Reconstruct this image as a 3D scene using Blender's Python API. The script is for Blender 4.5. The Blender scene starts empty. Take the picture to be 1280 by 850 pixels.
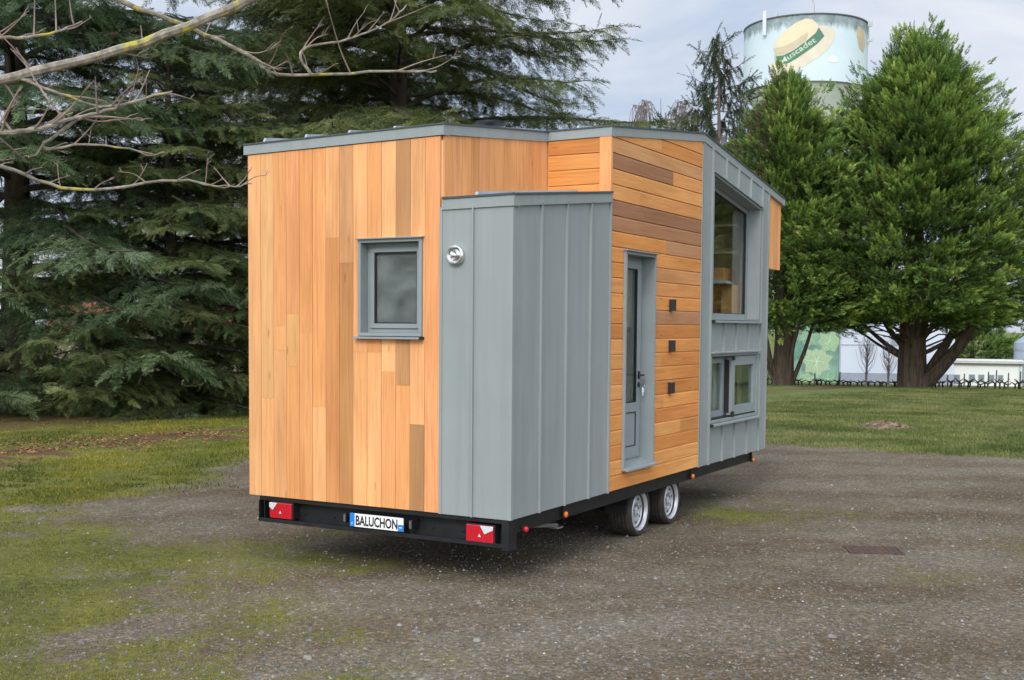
import bpy, math, random
import numpy as np
from mathutils import Matrix, Vector
R_ = math.radians
SC = bpy.context.scene
COL = SC.collection
rnd = random.Random(7)
NR = np.random.default_rng(11)

# ------------------------------------------------------------------ camera
CAMX, CAMY, CAMZ = 6.7078, -7.5164, 1.9548
yaw, pitch, roll = -0.5094, 0.0559, -0.0075
cam_d = bpy.data.cameras.new('camera'); cam = bpy.data.objects.new('camera', cam_d); COL.objects.link(cam)
Rt = Vector((math.cos(yaw), -math.sin(yaw), 0)); Fh = Vector((math.sin(yaw), math.cos(yaw), 0)); Uw = Vector((0, 0, 1))
F = Fh * math.cos(pitch) - Uw * math.sin(pitch); U = Uw * math.cos(pitch) + Fh * math.sin(pitch)
R2 = Rt * math.cos(roll) - U * math.sin(roll); U2 = Rt * math.sin(roll) + U * math.cos(roll)
M = Matrix(((R2.x, U2.x, -F.x, CAMX), (R2.y, U2.y, -F.y, CAMY), (R2.z, U2.z, -F.z, CAMZ), (0, 0, 0, 1)))
cam.matrix_world = M
cam_d.sensor_width = 36; cam_d.lens = 1468.7 / 1280 * 36
cam_d.shift_y = 65.9 / 1280
cam_d.clip_end = 6000; cam_d.clip_start = .05
SC.camera = cam
SC.render.resolution_x = 1024; SC.render.resolution_y = 680

# ------------------------------------------------------------------ world: overcast winter sky
SUN_EL, SUN_AZ = 34, 168          # azimuth of the sun clockwise from +Y (behind and to the left of the camera)
w = bpy.data.worlds.new('World'); SC.world = w; w.use_nodes = True
nt = w.node_tree; nt.nodes.clear(); N = nt.nodes.new; L = nt.links.new
out = N('ShaderNodeOutputWorld'); bg = N('ShaderNodeBackground'); bg.inputs[1].default_value = 0.1
sky = N('ShaderNodeTexSky'); sky.sky_type = 'NISHITA'; sky.sun_disc = False
sky.sun_elevation = R_(SUN_EL); sky.sun_rotation = R_(SUN_AZ); sky.air_density = 1.0; sky.dust_density = 1.5
tc = N('ShaderNodeTexCoord'); mp = N('ShaderNodeMapping'); mp.inputs['Scale'].default_value = (1, 1, 2.6)
L(tc.outputs['Generated'], mp.inputs[0])
n1 = N('ShaderNodeTexNoise'); n1.inputs['Scale'].default_value = 3.3; n1.inputs['Detail'].default_value = 6; n1.inputs['Roughness'].default_value = .52; n1.inputs['Distortion'].default_value = .35
L(mp.outputs[0], n1.inputs[0])
cr = N('ShaderNodeValToRGB'); e = cr.color_ramp.elements
e[0].position = .41; e[0].color = (5.0, 5.9, 7.5, 1); e[1].position = .6; e[1].color = (8.1, 8.35, 8.9, 1)
L(n1.outputs[0], cr.inputs[0])
mx = N('ShaderNodeMix'); mx.data_type = 'RGBA'; mx.inputs[0].default_value = .9
L(sky.outputs[0], mx.inputs[6]); L(cr.outputs[0], mx.inputs[7])
# sky brightened around the hidden sun, out of view, added to light the house
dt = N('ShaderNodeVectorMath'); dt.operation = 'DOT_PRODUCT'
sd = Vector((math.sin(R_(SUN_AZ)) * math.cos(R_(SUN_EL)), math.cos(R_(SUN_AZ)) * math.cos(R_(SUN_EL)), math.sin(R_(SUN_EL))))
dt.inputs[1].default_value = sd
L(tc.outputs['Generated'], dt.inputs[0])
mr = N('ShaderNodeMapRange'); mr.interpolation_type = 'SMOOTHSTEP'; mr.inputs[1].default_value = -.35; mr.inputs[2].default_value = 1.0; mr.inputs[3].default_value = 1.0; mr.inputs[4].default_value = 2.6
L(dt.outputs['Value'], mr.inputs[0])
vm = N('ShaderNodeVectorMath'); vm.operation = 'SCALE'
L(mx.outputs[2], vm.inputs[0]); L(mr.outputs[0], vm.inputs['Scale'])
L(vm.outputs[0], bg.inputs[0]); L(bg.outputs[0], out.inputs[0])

sun_d = bpy.data.lights.new('sun', 'SUN'); sun_d.energy = 1.5; sun_d.angle = R_(16); sun_d.color = (1, .95, .87)
sun = bpy.data.objects.new('sun', sun_d); COL.objects.link(sun)
sun.rotation_euler = Vector(sd).to_track_quat('Z', 'Y').to_euler()
SC.view_settings.view_transform = 'Standard'; SC.view_settings.look = 'None'; SC.view_settings.gamma = 1
SC.view_settings.exposure = 0.12
SC.render.engine = 'CYCLES'

# ------------------------------------------------------------------ helpers
def tag(o, label=None, cat=None, group=None, kind=None):
    if label: o['label'] = label
    if cat: o['category'] = cat
    if group: o['group'] = group
    if kind: o['kind'] = kind
    return o
def empty(name, loc=(0, 0, 0), rz=0.0):
    o = bpy.data.objects.new(name, None); COL.objects.link(o); o.location = loc; o.rotation_euler = (0, 0, rz); o.empty_display_size = .2
    return o
def adopt(o, parent):
    if parent is not None:
        o.parent = parent
        pm = parent
        # builders below give world coordinates: cancel the parent's own offset
    return o
class MB:
    def __init__(s): s.v = []; s.f = []; s.c = []; s.sd = []
    def add(s, vs, fs, c=(1, 1, 1), sd=0.0):
        b = len(s.v); s.v += [tuple(v) for v in vs]
        for f in fs: s.f.append(tuple(b + i for i in f)); s.c.append(c); s.sd.append(sd)
    def box(s, x0, x1, y0, y1, z0, z1, c=(1, 1, 1), sd=0.0):
        vs = [(x0, y0, z0), (x1, y0, z0), (x1, y1, z0), (x0, y1, z0), (x0, y0, z1), (x1, y0, z1), (x1, y1, z1), (x0, y1, z1)]
        s.add(vs, [(0, 3, 2, 1), (4, 5, 6, 7), (0, 1, 5, 4), (1, 2, 6, 5), (2, 3, 7, 6), (3, 0, 4, 7)], c, sd)
    def prism(s, a, b, c=(1, 1, 1), sd=0.0):
        """two matching outlines (lists of 3D points) joined by side faces"""
        n = len(a)
        s.add(list(a) + list(b), [tuple(range(n))[::-1], tuple(range(n, 2 * n))] + [(i, (i + 1) % n, n + (i + 1) % n, n + i) for i in range(n)], c, sd)
    def tube(s, pts, rad, seg=8, c=(1, 1, 1), sd=0.0, cap=True):
        pts = [Vector(p) for p in pts]; n = len(pts)
        if not hasattr(rad, '__len__'): rad = [rad] * n
        t0 = (pts[1] - pts[0]).normalized(); up = Vector((0, 0, 1)) if abs(t0.z) < .9 else Vector((1, 0, 0))
        rings = []
        for i, p in enumerate(pts):
            t = (pts[min(i + 1, n - 1)] - pts[max(i - 1, 0)]).normalized()
            a = t.cross(up)
            if a.length < 1e-5: a = t.cross(Vector((0, 1, 0)))
            a.normalize(); b = a.cross(t)
            rings.append([p + (a * math.cos(2 * math.pi * k / seg) + b * math.sin(2 * math.pi * k / seg)) * rad[i] for k in range(seg)])
            up = b if b.length > .1 else up
        vs = [v for r in rings for v in r]; fs = []
        for i in range(n - 1):
            for k in range(seg):
                fs.append((i * seg + k, i * seg + (k + 1) % seg, (i + 1) * seg + (k + 1) % seg, (i + 1) * seg + k))
        if cap: fs.append(tuple(range(seg))[::-1]); fs.append(tuple(range((n - 1) * seg, n * seg)))
        s.add(vs, fs, c, sd)
    def lathe(s, prof, origin, axis='X', seg=32, c=(1, 1, 1), closed=True):
        """prof: list of (offset along the axis, radius)"""
        o = Vector(origin); vs = []
        for d, r in prof:
            for k in range(seg):
                a = 2 * math.pi * k / seg; ca, sa = math.cos(a) * r, math.sin(a) * r
                vs.append(o + (Vector((d, ca, sa)) if axis == 'X' else Vector((ca, d, sa)) if axis == 'Y' else Vector((ca, sa, d))))
        n = len(prof); fs = []
        for i in range(n - 1):
            for k in range(seg): fs.append((i * seg + k, i * seg + (k + 1) % seg, (i + 1) * seg + (k + 1) % seg, (i + 1) * seg + k))
        if closed: fs.append(tuple(range(seg))[::-1]); fs.append(tuple(range((n - 1) * seg, n * seg)))
        s.add(vs, fs, c)
    def build(s, name, mat, parent=None, bevel=0, smooth=False):
        me = bpy.data.meshes.new(name)
        off = Vector(parent.matrix_basis.translation) if parent is not None else Vector((0, 0, 0))
        p = parent.parent if parent is not None else None
        while p is not None: off += Vector(p.matrix_basis.translation); p = p.parent
        me.from_pydata([(v[0] - off.x, v[1] - off.y, v[2] - off.z) for v in s.v], [], s.f)
        ca = me.color_attributes.new('tone', 'FLOAT_COLOR', 'CORNER')
        sa = me.attributes.new('seed', 'FLOAT', 'FACE')
        cl = []
        for f, c in zip(s.f, s.c): cl += [c[0], c[1], c[2], 1.0] * len(f)
        ca.data.foreach_set('color', cl); sa.data.foreach_set('value', s.sd)
        me.materials.append(mat)
        import bmesh
        bm = bmesh.new(); bm.from_mesh(me); bmesh.ops.recalc_face_normals(bm, faces=bm.faces); bm.to_mesh(me); bm.free()
        if smooth:
            me.polygons.foreach_set('use_smooth', [True] * len(me.polygons))
            try: me.set_sharp_from_angle(angle=R_(38))
            except Exception: pass
        o = bpy.data.objects.new(name, me); COL.objects.link(o)
        if parent is not None: o.parent = parent
        if bevel:
            b = o.modifiers.new('bevel', 'BEVEL'); b.width = bevel; b.segments = 2; b.limit_method = 'ANGLE'; b.angle_limit = R_(50)
        return o
def np_mesh(name, verts, nper, mat, cols=None, parent=None):
    """verts (n*nper,3): independent n polygons with nper corners each; cols (n,3)"""
    verts = np.asarray(verts, dtype=np.float32); nv = len(verts); nf = nv // nper
    me = bpy.data.meshes.new(name)
    me.vertices.add(nv); me.vertices.foreach_set('co', verts.ravel())
    me.loops.add(nv); me.loops.foreach_set('vertex_index', np.arange(nv, dtype=np.int32))
    me.polygons.add(nf); me.polygons.foreach_set('loop_start', np.arange(0, nv, nper, dtype=np.int32))
    me.update(calc_edges=True)
    if cols is not None:
        ca = me.color_attributes.new('tone', 'FLOAT_COLOR', 'CORNER')
        c4 = np.ones((nf, nper, 4), dtype=np.float32); c4[:, :, :3] = np.asarray(cols)[:, None, :]
        ca.data.foreach_set('color', c4.ravel())
    me.materials.append(mat)
    o = bpy.data.objects.new(name, me); COL.objects.link(o)
    if parent is not None: o.parent = parent
    return o

# ------------------------------------------------------------------ materials
def new_mat(name):
    m = bpy.data.materials.new(name); m.use_nodes = True; t = m.node_tree
    return m, t, t.nodes['Principled BSDF'], t.nodes.new, t.links.new
def mixrgb(t, a, b, fac, mode='MIX'):
    n = t.nodes.new('ShaderNodeMix'); n.data_type = 'RGBA'; n.blend_type = mode
    for s, v in ((n.inputs[0], fac), (n.inputs[6], a), (n.inputs[7], b)):
        if hasattr(v, 'links') or hasattr(v, 'is_linked'): t.links.new(v, s)
        elif isinstance(v, (int, float)): s.default_value = v
        else: s.default_value = (*v, 1)
    return n.outputs[2]
def ramp(t, src, stops):
    n = t.nodes.new('ShaderNodeValToRGB'); els = n.color_ramp.elements
    while len(els) < len(stops): els.new(.5)
    for el, (p, c) in zip(els, stops):
        el.position = p; el.color = (*((c,) * 3 if isinstance(c, (int, float)) else c), 1)
    t.links.new(src, n.inputs[0]); return n.outputs[0]
def noise(t, scale, detail=4, rough=.55, vec=None, dist=0, sc3=None):
    n = t.nodes.new('ShaderNodeTexNoise'); n.inputs['Scale'].default_value = scale; n.inputs['Detail'].default_value = detail
    n.inputs['Roughness'].default_value = rough; n.inputs['Distortion'].default_value = dist
    if vec is None:
        c = t.nodes.new('ShaderNodeTexCoord'); vec = c.outputs['Object']
    if sc3:
        m = t.nodes.new('ShaderNodeMapping'); m.inputs['Scale'].default_value = sc3; t.links.new(vec, m.inputs[0]); vec = m.outputs[0]
    t.links.new(vec, n.inputs[0]); return n.outputs[0]
def bump(t, b, h, strength, dist=.01):
    n = t.nodes.new('ShaderNodeBump'); n.inputs['Strength'].default_value = strength; n.inputs['Distance'].default_value = dist
    t.links.new(h, n.inputs['Height']); t.links.new(n.outputs[0], b.inputs['Normal'])
def plain(name, col, rough=.5, metal=0.0, var=.12, scale=6, bmp=0.0, spec=.5, coat=0):
    m, t, b, N_, L_ = new_mat(name)
    n = noise(t, scale, 5)
    c0 = tuple(max(0, x * (1 - var)) for x in col); c1 = tuple(min(1, x * (1 + var)) for x in col)
    L_(ramp(t, n, [(.3, c0), (.7, c1)]), b.inputs['Base Color'])
    b.inputs['Roughness'].default_value = rough; b.inputs['Metallic'].default_value = metal
    b.inputs['Specular IOR Level'].default_value = spec
    if coat: b.inputs['Coat Weight'].default_value = coat
    if bmp: bump(t, b, noise(t, scale * 6, 4), bmp, .004)
    return m
def wood_mat(name, axis, rough=.62, gain=1.0):
    m, t, b, N_, L_ = new_mat(name)
    at = N_('ShaderNodeAttribute'); at.attribute_name = 'tone'
    sa = N_('ShaderNodeAttribute'); sa.attribute_name = 'seed'
    tc = N_('ShaderNodeTexCoord'); cx = N_('ShaderNodeCombineXYZ')
    mm = N_('ShaderNodeMath'); mm.operation = 'MULTIPLY'; mm.inputs[1].default_value = 37.7; L_(sa.outputs['Fac'], mm.inputs[0])
    for i in range(3): L_(mm.outputs[0], cx.inputs[i])
    va = N_('ShaderNodeVectorMath'); va.operation = 'ADD'; L_(tc.outputs['Object'], va.inputs[0]); L_(cx.outputs[0], va.inputs[1])
    lo, hi = 1.2, 34
    s3 = [hi] * 3; s3['XYZ'.index(axis)] = lo
    g1 = noise(t, 1.0, 5, .6, va.outputs[0], 1.2, tuple(s3))
    s3b = [hi * 4] * 3; s3b['XYZ'.index(axis)] = 3
    g2 = noise(t, 1.0, 3, .6, va.outputs[0], .3, tuple(s3b))
    s3c = [2.2] * 3; s3c['XYZ'.index(axis)] = .7
    g3 = noise(t, 1.0, 3, .5, va.outputs[0], .4, tuple(s3c))
    c = mixrgb(t, at.outputs['Color'], ramp(t, g1, [(.25, (.8, .72, .64)), (.5, (.98, .97, .96)), (.75, (1.09, 1.11, 1.12))]), 1.0, 'MULTIPLY')
    c = mixrgb(t, c, ramp(t, g2, [(.3, (.92, .9, .88)), (.6, (1.03, 1.03, 1.03))]), 1.0, 'MULTIPLY')
    c = mixrgb(t, c, ramp(t, g3, [(.3, (.86, .82, .76)), (.7, (1.1, 1.12, 1.14))]), 1.0, 'MULTIPLY')
    # occasional small knots
    vo = N_('ShaderNodeTexVoronoi'); vo.inputs['Scale'].default_value = 1.0
    mp = N_('ShaderNodeMapping'); s4 = [7.0] * 3; s4['XYZ'.index(axis)] = 1.6; mp.inputs['Scale'].default_value = s4
    L_(va.outputs[0], mp.inputs[0]); L_(mp.outputs[0], vo.inputs[0])
    c = mixrgb(t, c, ramp(t, vo.outputs['Distance'], [(.03, (.42, .3, .22)), (.085, (1, 1, 1))]), .55, 'MULTIPLY')
    L_(c, b.inputs['Base Color']); b.inputs['Roughness'].default_value = rough
    b.inputs['Specular IOR Level'].default_value = .3
    bump(t, b, g2, .25, .003)
    return m
def leaf_mat(name, rough=.6, transl=.25):
    m, t, b, N_, L_ = new_mat(name)
    at = N_('ShaderNodeAttribute'); at.attribute_name = 'tone'
    oi = N_('ShaderNodeObjectInfo')
    c = mixrgb(t, at.outputs['Color'], oi.outputs['Color'], 1.0, 'MULTIPLY')
    g = noise(t, .35, 3)
    c = mixrgb(t, c, ramp(t, g, [(.35, (.8, .84, .85)), (.65, (1.2, 1.14, 1.0))]), 1.0, 'MULTIPLY')
    L_(c, b.inputs['Base Color']); b.inputs['Roughness'].default_value = rough; b.inputs['Specular IOR Level'].default_value = .22
    tr = N_('ShaderNodeBsdfTranslucent'); L_(c, tr.inputs[0])
    mx = N_('ShaderNodeMixShader'); mx.inputs[0].default_value = transl
    L_(b.outputs[0], mx.inputs[1]); L_(tr.outputs[0], mx.inputs[2]); L_(mx.outputs[0], t.nodes['Material Output'].inputs[0])
    return m
def glass_mat(name, tint=(.85, .9, .88)):
    m, t, b, N_, L_ = new_mat(name)
    tr = N_('ShaderNodeBsdfTransparent'); tr.inputs[0].default_value = (*tint, 1)
    gl = N_('ShaderNodeBsdfGlossy'); gl.inputs['Roughness'].default_value = .01
    fr = N_('ShaderNodeFresnel'); geo = N_('ShaderNodeNewGeometry'); io = N_('ShaderNodeMapRange'); L_(geo.outputs['Backfacing'], io.inputs[0]); io.inputs[3].default_value = 1.5; io.inputs[4].default_value = 1 / 1.5; L_(io.outputs[0], fr.inputs[0])
    bp = N_('ShaderNodeBump'); bp.inputs['Strength'].default_value = .06; bp.inputs['Distance'].default_value = .02
    L_(noise(t, 2.2, 2), bp.inputs['Height']); L_(bp.outputs[0], gl.inputs['Normal'])
    mx = N_('ShaderNodeMixShader'); L_(fr.outputs[0], mx.inputs[0]); L_(tr.outputs[0], mx.inputs[1]); L_(gl.outputs[0], mx.inputs[2])
    L_(mx.outputs[0], t.nodes['Material Output'].inputs[0])
    return m
def tone_mat(name, rough=.8, scale=8, var=.15, spec=.3, bmp=0.0):
    m, t, b, N_, L_ = new_mat(name)
    at = N_('ShaderNodeAttribute'); at.attribute_name = 'tone'
    g = noise(t, scale, 5)
    L_(mixrgb(t, at.outputs['Color'], ramp(t, g, [(.3, 1 - var), (.7, 1 + var)]), 1.0, 'MULTIPLY'), b.inputs['Base Color'])
    b.inputs['Roughness'].default_value = rough; b.inputs['Specular IOR Level'].default_value = spec
    if bmp: bump(t, b, noise(t, scale * 4, 4), bmp, .02)
    return m
def metal_clad():
    m, t, b, N_, L_ = new_mat('grey_painted_steel')
    g = noise(t, 1.1, 4, .5, None, .3); g2 = noise(t, 1.0, 3, .5, None, 0, (14, 14, .8))
    c = mixrgb(t, ramp(t, g, [(.3, (.25, .278, .272)), (.7, (.282, .31, .302))]), ramp(t, g2, [(.3, .95), (.7, 1.05)]), 1.0, 'MULTIPLY')
    L_(c, b.inputs['Base Color']); b.inputs['Roughness'].default_value = .42; b.inputs['Specular IOR Level'].default_value = .45
    bump(t, b, noise(t, 1.0, 2, .5, None, .2, (3.2, 3.2, 1.4)), .28, .03)
    return m
def bark_mat(name, c0, c1, scale=5, bm=.6, s3=(1, 1, .2)):
    m, t, b, N_, L_ = new_mat(name)
    g = noise(t, scale, 6, .65, None, .6, s3)
    L_(ramp(t, g, [(.32, c0), (.68, c1)]), b.inputs['Base Color']); b.inputs['Roughness'].default_value = .9; b.inputs['Specular IOR Level'].default_value = .15
    bump(t, b, g, bm, .05)
    return m
M_WV = wood_mat('vertical_cedar_boards', 'Z'); M_WH = wood_mat('horizontal_cedar_boards', 'Y'); M_WX = wood_mat('return_cedar_boards', 'X')
M_MET = metal_clad()
M_FRAME = plain('grey_window_paint', (.245, .278, .28), .42, 0, .05, 5)
M_COPE = plain('dark_coping', (.06, .07, .07), .5, 0, .1, 5)
M_ROOF = plain('grey_roof_sheet', (.33, .38, .4), .4, 0, .1, 3)
M_BLK = plain('black_steel', (.012, .012, .013), .5, 0, .3, 9, .15, .35)
M_BLKP = plain('black_plastic', (.012, .012, .013), .5, 0, .1, 5)
M_LAMP = plain('black_lamp_housing', (.02, .018, .02), .45)
M_TYRE = plain('dusty_tyre_rubber', (.05, .043, .036), .9, 0, .35, 14, .5, .2)
M_RIM = plain('silver_wheel_paint', (.55, .56, .57), .38, .35, .1, 9)
M_ZINC = plain('zinc', (.4, .4, .4), .4, .7)
M_STEEL = plain('stainless_steel', (.72, .72, .72), .22, 1.0, .05)
M_PLY = wood_mat('interior_plywood', 'Z')
M_GLASS = glass_mat('window_glass')
M_FROST = glass_mat('hazy_glass')
_t = M_FROST.node_tree; _o = _t.nodes['Material Output']; _src = _o.inputs[0].links[0].from_socket
_d = _t.nodes.new('ShaderNodeBsdfDiffuse'); _d.inputs[0].default_value = (.42, .45, .44, 1); _m = _t.nodes.new('ShaderNodeMixShader')
_c = _t.nodes.new('ShaderNodeTexCoord'); _n = noise(_t, 3.0, 4, .5, None, .6, (1, 1, 1.6))
_t.links.new(ramp(_t, _n, [(.3, .07), (.7, .3)]), _m.inputs[0]); _t.links.new(_src, _m.inputs[1]); _t.links.new(_d.outputs[0], _m.inputs[2]); _t.links.new(_m.outputs[0], _o.inputs[0])
M_RED = plain('red_lamp_lens', (.5, .006, .02), .22, 0, .1, 60, .2, .6, .4)
M_WHT = plain('clear_lamp_lens', (.6, .6, .61), .2, 0, .08, 60, .2, .6, .4)
M_AMB = plain('amber_lens', (.75, .17, .01), .25, 0, .1, 60, .2, .6, .4)
M_PLATE = plain('plate_white', (.83, .83, .8), .4, 0, .03)
M_PBLUE = plain('plate_blue', (.01, .2, .62), .4, 0, .05)
M_INK = plain('plate_black', (.012, .012, .012), .5)
M_TONE = tone_mat('painted_surface'); M_CUR = plain('cream_curtain', (.82, .78, .66), .9, 0, .06, 3)
M_FLOOR = plain('dark_floor', (.1, .07, .045), .6)

# ------------------------------------------------------------------ terrain
def smooth_noise(x, y, scale, seed, octv=4):
    x = np.asarray(x, float); y = np.asarray(y, float); tot = np.zeros(x.shape); amp = 1.0; nrm = 0
    for o in range(octv):
        r = np.random.default_rng(seed * 97 + o); g = r.random((256, 256))
        u = x / scale * 2 ** o + 1000.3; v = y / scale * 2 ** o + 1000.7
        i = np.floor(u).astype(int); j = np.floor(v).astype(int); fu = u - i; fv = v - j
        fu = fu * fu * (3 - 2 * fu); fv = fv * fv * (3 - 2 * fv); i &= 255; j &= 255; i1 = (i + 1) & 255; j1 = (j + 1) & 255
        tot += amp * ((g[i, j] * (1 - fu) + g[i1, j] * fu) * (1 - fv) + (g[i, j1] * (1 - fu) + g[i1, j1] * fu) * fv); nrm += amp; amp *= .55
    return tot / nrm
def sstep(a, b, x): t = np.clip((x - a) / (b - a), 0, 1); return t * t * (3 - 2 * t)
def ground_z(x, y):
    x = np.asarray(x, float); y = np.asarray(y, float)
    r = np.hypot(x - CAMX, y - CAMY)
    z = np.interp(r, [0, 19, 26, 75, 110, 160, 320, 6000], [0, 0, -.06, -1.47, -2.85, -4, -5, -5])
    near = 1 - sstep(22, 40, r)
    z = z + near * ((smooth_noise(x, y, 1.6, 3, 4) - .5) * .035 + (smooth_noise(x, y, .28, 5, 2) - .5) * .012)
    house = sstep(0, 1.2, np.maximum(np.maximum(-.5 - x, x - 3), np.maximum(-1 - y, y - 7)))
    z = z * (house * .8 + .2) if True else z
    z = z + (1 - near) * (smooth_noise(x, y, 9, 8, 3) - .5) * .12
    return z
def zones(x, y):
    """moss/grass cover, leaf litter, of the ground at x, y"""
    n = smooth_noise(x, y, 2.2, 21, 5); n2 = smooth_noise(x, y, .6, 23, 4); n3 = smooth_noise(x, y, 5, 29, 3)
    e = (n - .5) * 2.4 + (n2 - .5) * 1.6
    # right field beyond the gravel
    right = sstep(-.4, .5, y - 12.15 + e * .35) * sstep(-6.5, -3.5, x + (n - .5) * 2)
    # left lawn strip: line from (-3.7,.9) to (-5.3,5.7)
    d = -(x + 3.75 + (y - .9) * .12) - .25 * np.maximum(0, y - 3.2)
    left = sstep(-.5, .8, d + e * .6) * sstep(-.4, .6, y - .55 - .28 * (x + 4.4) + e * .3)
    # patchy moss in the left foreground: line from (-3.4,.1) to (3,-2.3)
    d2 = -(y + .95 + .36 * (x - .9)) - .38 - .22 * np.clip(x, 0, 4)
    fg = np.clip(sstep(-2.3, .9, d2) * .78 + sstep(-1.2, .2, d2) * ((n2 - .5) * 1.9 + (n - .5) * 1.5), 0, 1) * (1 - sstep(3.2, 5.0, x + e * .5))
    def blob(cx, cy, r, k): return k * np.clip(1 - np.hypot(x - cx, (y - cy) * 1.0) / r + e * .28, 0, 1)
    sp = blob(2.8, 4.2, 1.6, .5) + blob(5.0, 2.2, 1.1, .35) + blob(3.9, 5.2, 1.2, .25) + blob(.2, .1, 1.2, .35) + blob(6.0, 4.0, 1.2, .4) + blob(4.4, .4, .8, .2)
    und = .35 * np.clip((n2 - .45) * 4, 0, 1) * sstep(.8, -.3, np.maximum(np.abs(x - 1.2) - 1.4, np.abs(y - 3) - 3.3))
    moss = np.clip(np.maximum.reduce([right, left, fg]) + sp + und, 0, 1)
    far = sstep(24, 40, np.hypot(x - CAMX, y - CAMY)); moss = np.maximum(moss, far)
    # rusty needle litter under the cedars
    dl = -(x + 7.2 + (y - 5.2) * .02) + e * .5
    lit = sstep(-.5, .3, dl) * sstep(2.7, 1.6, dl) * (.42 + .75 * sstep(.42, .6, n2)) + sstep(3.2, 5.5, dl) * sstep(14, 9, np.hypot(x + 16, y - 13)) * .75
    return moss, np.clip(lit, 0, 1), right, left
def axis_pts(lo, hi, step, ext):
    a = list(np.arange(lo, hi + 1e-6, step)); d = step; v = a[-1]
    while v < ext: d *= 1.22; v += d; a.append(v)
    d = step; v = a[0]; pre = []
    while v > -ext: d *= 1.22; v -= d; pre.append(v)
    return np.array(pre[::-1] + a)
def make_ground():
    xs = axis_pts(-14, 9, .07, 4000); ys = axis_pts(-5, 16, .07, 4000)
    X, Y = np.meshgrid(xs, ys); nx, ny = len(xs), len(ys); x = X.ravel(); y = Y.ravel(); z = ground_z(x, y)
    me = bpy.data.meshes.new('ground'); me.vertices.add(nx * ny); me.vertices.foreach_set('co', np.column_stack([x, y, z]).astype(np.float32).ravel())
    i, j = np.meshgrid(np.arange(nx - 1), np.arange(ny - 1)); a = (j * nx + i).ravel()
    q = np.column_stack([a, a + 1, a + 1 + nx, a + nx]).astype(np.int32)
    me.loops.add(q.size); me.loops.foreach_set('vertex_index', q.ravel()); me.polygons.add(len(q)); me.polygons.foreach_set('loop_start', np.arange(0, q.size, 4, dtype=np.int32))
    me.update(calc_edges=True); me.polygons.foreach_set('use_smooth', np.ones(len(q), bool))
    moss, lit, right, left = zones(x, y)
    ca = me.color_attributes.new('cover', 'FLOAT_COLOR', 'POINT')
    ca.data.foreach_set('color', np.column_stack([moss, lit, np.maximum(right, sstep(24, 40, np.hypot(x - CAMX, y - CAMY))), left]).astype(np.float32).ravel())
    m, t, b, N_, L_ = new_mat('gravel_and_moss')
    at = N_('ShaderNodeAttribute'); at.attribute_name = 'cover'; sp = N_('ShaderNodeSeparateColor'); L_(at.outputs['Color'], sp.inputs[0])
    big = noise(t, .45, 5, .6); mid = noise(t, 3.5, 5, .6); fine = noise(t, 28, 5, .7); grit = noise(t, 110, 3, .7)
    c = ramp(t, big, [(.34, (.142, .115, .08)), (.5, (.184, .155, .114)), (.68, (.21, .187, .146))])
    c = mixrgb(t, c, ramp(t, mid, [(.3, (.78, .76, .72)), (.7, (1.14, 1.12, 1.1))]), 1.0, 'MULTIPLY')
    c = mixrgb(t, c, ramp(t, fine, [(.33, (.54, .52, .5)), (.52, (1.0, .98, .96)), (.66, (1.5, 1.47, 1.42))]), 1.0, 'MULTIPLY')
    c = mixrgb(t, c, ramp(t, grit, [(.35, .72), (.5, 1.0), (.68, 1.4)]), 1.0, 'MULTIPLY')
    vo = N_('ShaderNodeTexVoronoi'); vo.inputs['Scale'].default_value = 34; tcc = N_('ShaderNodeTexCoord'); L_(tcc.outputs['Object'], vo.inputs[0])
    sepv = N_('ShaderNodeSeparateColor'); L_(vo.outputs['Color'], sepv.inputs[0])
    peb = ramp(t, sepv.outputs[0], [(.0, .82), (.8, 1.0), (.93, 1.2), (.97, 1.5)])
    c = mixrgb(t, c, peb, 1.0, 'MULTIPLY')
    wv = N_('ShaderNodeTexWave'); wv.wave_type = 'RINGS'; wv.rings_direction = 'Z'; wv.inputs['Scale'].default_value = .19; wv.inputs['Distortion'].default_value = 2.2; wv.inputs['Detail'].default_value = 3; wv.inputs['Detail Scale'].default_value = .6
    mpw = N_('ShaderNodeMapping'); mpw.inputs['Location'].default_value = (-13.0, 9.0, 0); L_(tcc.outputs['Object'], mpw.inputs[0]); L_(mpw.outputs[0], wv.inputs[0])
    c = mixrgb(t, c, ramp(t, wv.outputs[0], [(.1, (.86, .80, .74)), (.5, (1, 1, 1)), (.9, (1.08, 1.09, 1.1))]), .8, 'MULTIPLY')
    # moss and short grass colour
    g1 = noise(t, 1.1, 5, .6); g2 = noise(t, 16, 5, .7)
    mo = ramp(t, g1, [(.3, (.095, .1, .028)), (.5, (.15, .148, .034)), (.7, (.21, .195, .048))])
    fi = ramp(t, g1, [(.3, (.075, .1, .028)), (.5, (.12, .15, .042)), (.7, (.2, .2, .075))])
    mo = mixrgb(t, mo, fi, sp.outputs[2])
    mo = mixrgb(t, mo, ramp(t, g2, [(.3, .55), (.5, 1.0), (.7, 1.35)]), 1.0, 'MULTIPLY')
    # coverage broken up by fine noise
    ad = N_('ShaderNodeMath'); ad.operation = 'MULTIPLY_ADD'; L_(noise(t, 5, 6, .72), ad.inputs[0]); ad.inputs[1].default_value = 1.15; L_(sp.outputs[0], ad.inputs[2])
    ad0 = N_('ShaderNodeMath'); ad0.operation = 'MULTIPLY_ADD'; L_(noise(t, 30, 4, .75), ad0.inputs[0]); ad0.inputs[1].default_value = 1.5; L_(ad.outputs[0], ad0.inputs[2])
    fac = N_('ShaderNodeMapRange'); fac.interpolation_type = 'SMOOTHSTEP'; L_(ad0.outputs[0], fac.inputs[0]); fac.inputs[1].default_value = 1.62; fac.inputs[2].default_value = 1.92
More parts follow.
